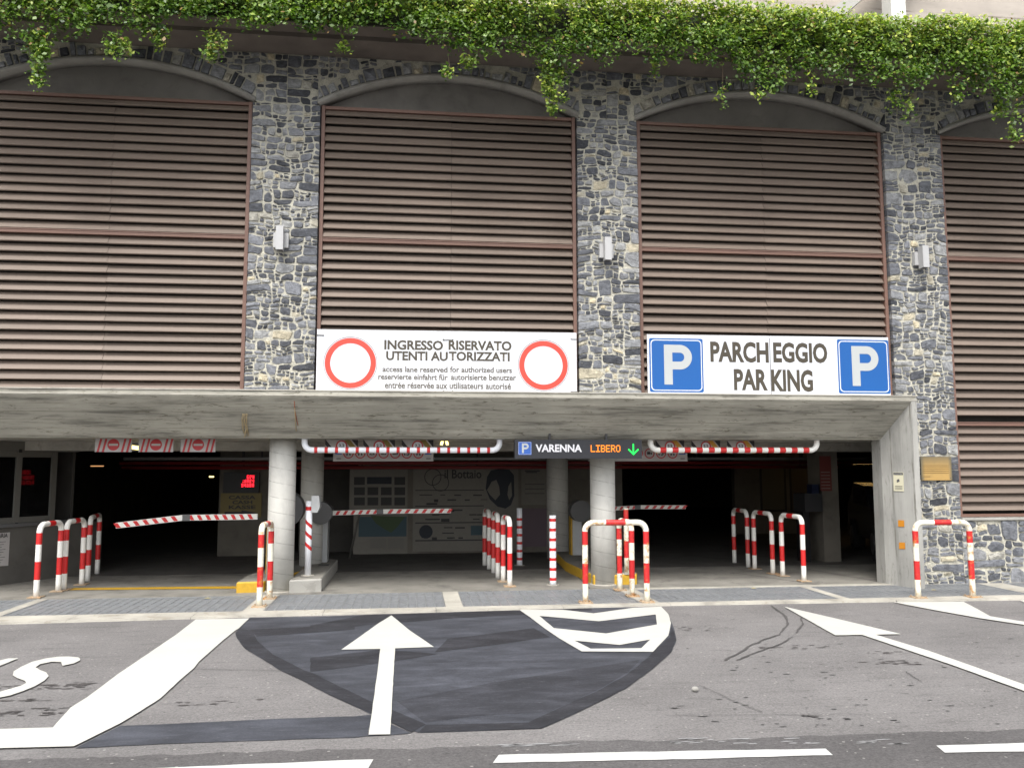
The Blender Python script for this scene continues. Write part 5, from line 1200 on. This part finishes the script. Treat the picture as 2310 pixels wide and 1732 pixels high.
# ------------------------------------------------------------------ hanging ivy
def ivy():
    prof = [(-120, 80), (0, 75), (60, 112), (110, 95), (175, 92), (235, 55), (290, 88), (350, 78), (372, 40), (440, 55), (500, 62), (560, 78), (620, 64), (700, 78), (745, 96), (790, 55), (860, 75), (930, 100), (1000, 122), (1040, 130), (1090, 112), (1180, 150), (1250, 150), (1290, 140), (1340, 122), (1400, 140), (1480, 150), (1560, 148), (1620, 185), (1690, 200), (1730, 165), (1850, 178), (1950, 205), (2000, 178), (2080, 190), (2150, 222), (2212, 205), (2400, 220)]
    YF_ = -1.02
    prof = [(a, b-9) for a, b in prof]
    px = np.array([dy(p[0], p[1], YF_).x for p in prof]); pz = np.array([dy(p[0], p[1], YF_).z for p in prof])
    def vn(x, s, k):  # smooth 1d value noise
        r = np.random.default_rng(k).random(4096); xi = np.floor(x*s).astype(int); f = x*s-xi; f = f*f*(3-2*f); return r[xi % 4096]*(1-f)+r[(xi+1) % 4096]*f
    def vn2(x, z, s, k):
        r = np.random.default_rng(k).random((256, 256)); X = x*s+100; Z = z*s+100; xi = np.floor(X).astype(int); zi = np.floor(Z).astype(int); fx = X-xi; fz = Z-zi; fx = fx*fx*(3-2*fx); fz = fz*fz*(3-2*fz)
        g = lambda a, b: r[a % 256, b % 256]
        return (g(xi, zi)*(1-fx)+g(xi+1, zi)*fx)*(1-fz)+(g(xi, zi+1)*(1-fx)+g(xi+1, zi+1)*fx)*fz
    C_ = []; Cc = []
    NC = 9500
    x = rng.uniform(-6.3, 10.6, NC); top = 8.26+.10*vn(x, 2.5, 1)+.05*vn(x, 9, 2)
    bot = np.interp(x, px, pz)-.10*(vn(x, 3., 3)-.5)-.10*vn(x, 8, 4)
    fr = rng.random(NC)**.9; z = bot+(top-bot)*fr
    lump = vn2(x, z, 2.6, 5)*.6+vn2(x, z, 6., 6)*.4
    y = -.93-.26*lump-.05*rng.random(NC)
    # thin fringe: drop cluster centres near the bottom
    keep = (fr > .28) | (rng.random(NC) < .25+2.6*fr) 
    holes = vn2(x, z, 4.5, 9); keep &= ~((holes < .26) & (fr < .75) & (rng.random(NC) < .7))
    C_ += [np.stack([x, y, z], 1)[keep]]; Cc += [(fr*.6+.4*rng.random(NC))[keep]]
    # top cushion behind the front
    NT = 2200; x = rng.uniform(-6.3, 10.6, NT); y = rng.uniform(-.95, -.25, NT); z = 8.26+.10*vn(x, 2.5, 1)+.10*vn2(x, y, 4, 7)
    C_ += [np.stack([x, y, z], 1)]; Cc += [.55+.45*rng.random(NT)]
    # trailing strands: (x view, y top, y bottom, width)
    for sx_, y0, y1, wd, nn in ((82, 95, 182, 11, 60), (95, 90, 120, 14, 18), (250, 85, 118, 16, 22), (275, 95, 118, 10, 10), (455, 80, 125, 12, 26), (480, 85, 115, 14, 10), (345, 60, 92, 18, 22), (1195, 150, 240, 12, 46), (1180, 140, 200, 16, 26), (1215, 160, 215, 9, 16), (970, 150, 165, 14, 8), (1560, 190, 230, 14, 8), (1640, 200, 215, 12, 6), (1935, 195, 245, 12, 16), (1965, 200, 260, 7, 7), (1755, 170, 205, 9, 10), (2188, 220, 300, 14, 40), (2160, 215, 250, 16, 18), (740, 90, 105, 16, 8), (1010, 125, 145, 22, 16), (1410, 140, 165, 14, 8), (2070, 190, 215, 18, 12)):
        for _ in range(nn):
            f = random.random()*1.35-.35*min(1, max(0, y0-60)/30); p = dy(sx_+random.gauss(0, wd*.45)*(1.1-.5*f), y0+(y1-y0)*f, YF_+random.uniform(-.05, .08)); C_.append(np.array([[p.x, p.y, p.z]])); Cc.append(np.array([.25+.55*random.random()]))
    C_ = np.concatenate(C_); Cc = np.concatenate(Cc); n = len(C_); per = rng.integers(7, 12, n); idx = np.repeat(np.arange(n), per); m = len(idx)
    off = rng.normal(0, 1, (m, 3))*np.array([.048, .04, .042]); P = C_[idx]+off; cc = Cc[idx]
    nrm = np.array([0, -.55, .75])[None]+rng.normal(0, .5, (m, 3)); nrm /= np.linalg.norm(nrm, axis=1)[:, None]
    dr = np.array([0, -.5, -.6])[None]+rng.normal(0, .8, (m, 3)); dr -= nrm*(dr*nrm).sum(1)[:, None]; dr /= np.linalg.norm(dr, axis=1)[:, None]; sd_ = np.cross(nrm, dr)
    L = (.028+.052*rng.random(m)**1.5)[:, None]; Wd = L*rng.uniform(.28, .42, m)[:, None]
    V = np.empty((m, 4, 3)); V[:, 0] = P-dr*L*.5; V[:, 1] = P+sd_*Wd-nrm*L*.10; V[:, 2] = P+dr*L*.55-nrm*L*.15; V[:, 3] = P-sd_*Wd-nrm*L*.10
    me = bpy.data.meshes.new('hanging_ivy'); me.vertices.add(m*4); me.vertices.foreach_set('co', V.ravel())
    tri = (np.arange(m)[:, None]*4+np.array([[0, 1, 2, 0, 2, 3]])).ravel(); me.loops.add(m*6); me.loops.foreach_set('vertex_index', tri.astype(np.int32))
    me.polygons.add(m*2); me.polygons.foreach_set('loop_start', (np.arange(m*2)*3).astype(np.int32)); me.polygons.foreach_set('loop_total', np.full(m*2, 3, np.int32)); me.update(); me.validate()
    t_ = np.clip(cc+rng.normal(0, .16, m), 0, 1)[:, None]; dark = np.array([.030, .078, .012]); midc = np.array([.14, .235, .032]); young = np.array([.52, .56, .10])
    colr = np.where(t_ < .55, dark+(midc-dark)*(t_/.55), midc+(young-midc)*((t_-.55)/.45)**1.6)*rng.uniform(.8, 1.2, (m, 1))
    odd = rng.random(m) < .02; colr[odd] = np.array([.25, .16, .06])
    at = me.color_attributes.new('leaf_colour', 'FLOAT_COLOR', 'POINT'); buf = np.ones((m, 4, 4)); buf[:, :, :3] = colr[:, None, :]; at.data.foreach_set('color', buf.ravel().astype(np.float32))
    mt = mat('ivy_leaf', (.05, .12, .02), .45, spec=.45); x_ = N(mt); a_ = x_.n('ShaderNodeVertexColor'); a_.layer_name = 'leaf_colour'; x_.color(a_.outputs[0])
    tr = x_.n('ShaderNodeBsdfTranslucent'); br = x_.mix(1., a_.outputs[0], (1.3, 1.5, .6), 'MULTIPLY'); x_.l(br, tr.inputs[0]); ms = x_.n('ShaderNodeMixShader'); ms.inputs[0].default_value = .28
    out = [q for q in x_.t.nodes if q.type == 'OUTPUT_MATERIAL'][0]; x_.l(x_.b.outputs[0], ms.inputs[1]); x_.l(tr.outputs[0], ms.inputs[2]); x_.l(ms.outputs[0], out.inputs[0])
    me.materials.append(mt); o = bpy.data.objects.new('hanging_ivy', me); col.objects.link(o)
    tag(o, 'dense green creeper hanging over the planter above the stone arches', 'creeper', kind='stuff'); print('ivy leaves', m)
    # stems of the longer strands
    st = MB()
    for sx_, y0, y1 in ((82, 60, 178), (455, 40, 122), (478, 40, 112), (252, 45, 112), (345, 40, 90), (1195, 120, 236), (1180, 120, 198), (1215, 125, 212), (1935, 170, 240), (1965, 170, 256), (2188, 180, 296), (2162, 190, 246), (970, 80, 162), (1010, 90, 142), (1560, 130, 226), (1640, 170, 213), (1755, 140, 203), (740, 60, 104)):
        st.tube([dy(sx_+random.uniform(-2, 2), y0+(y1-y0)*k/5, YF_+.02) for k in range(6)], .004, 5)
    st.build('stems', mat('ivy_stem', (.10, .07, .04), .8), o)
ivy()
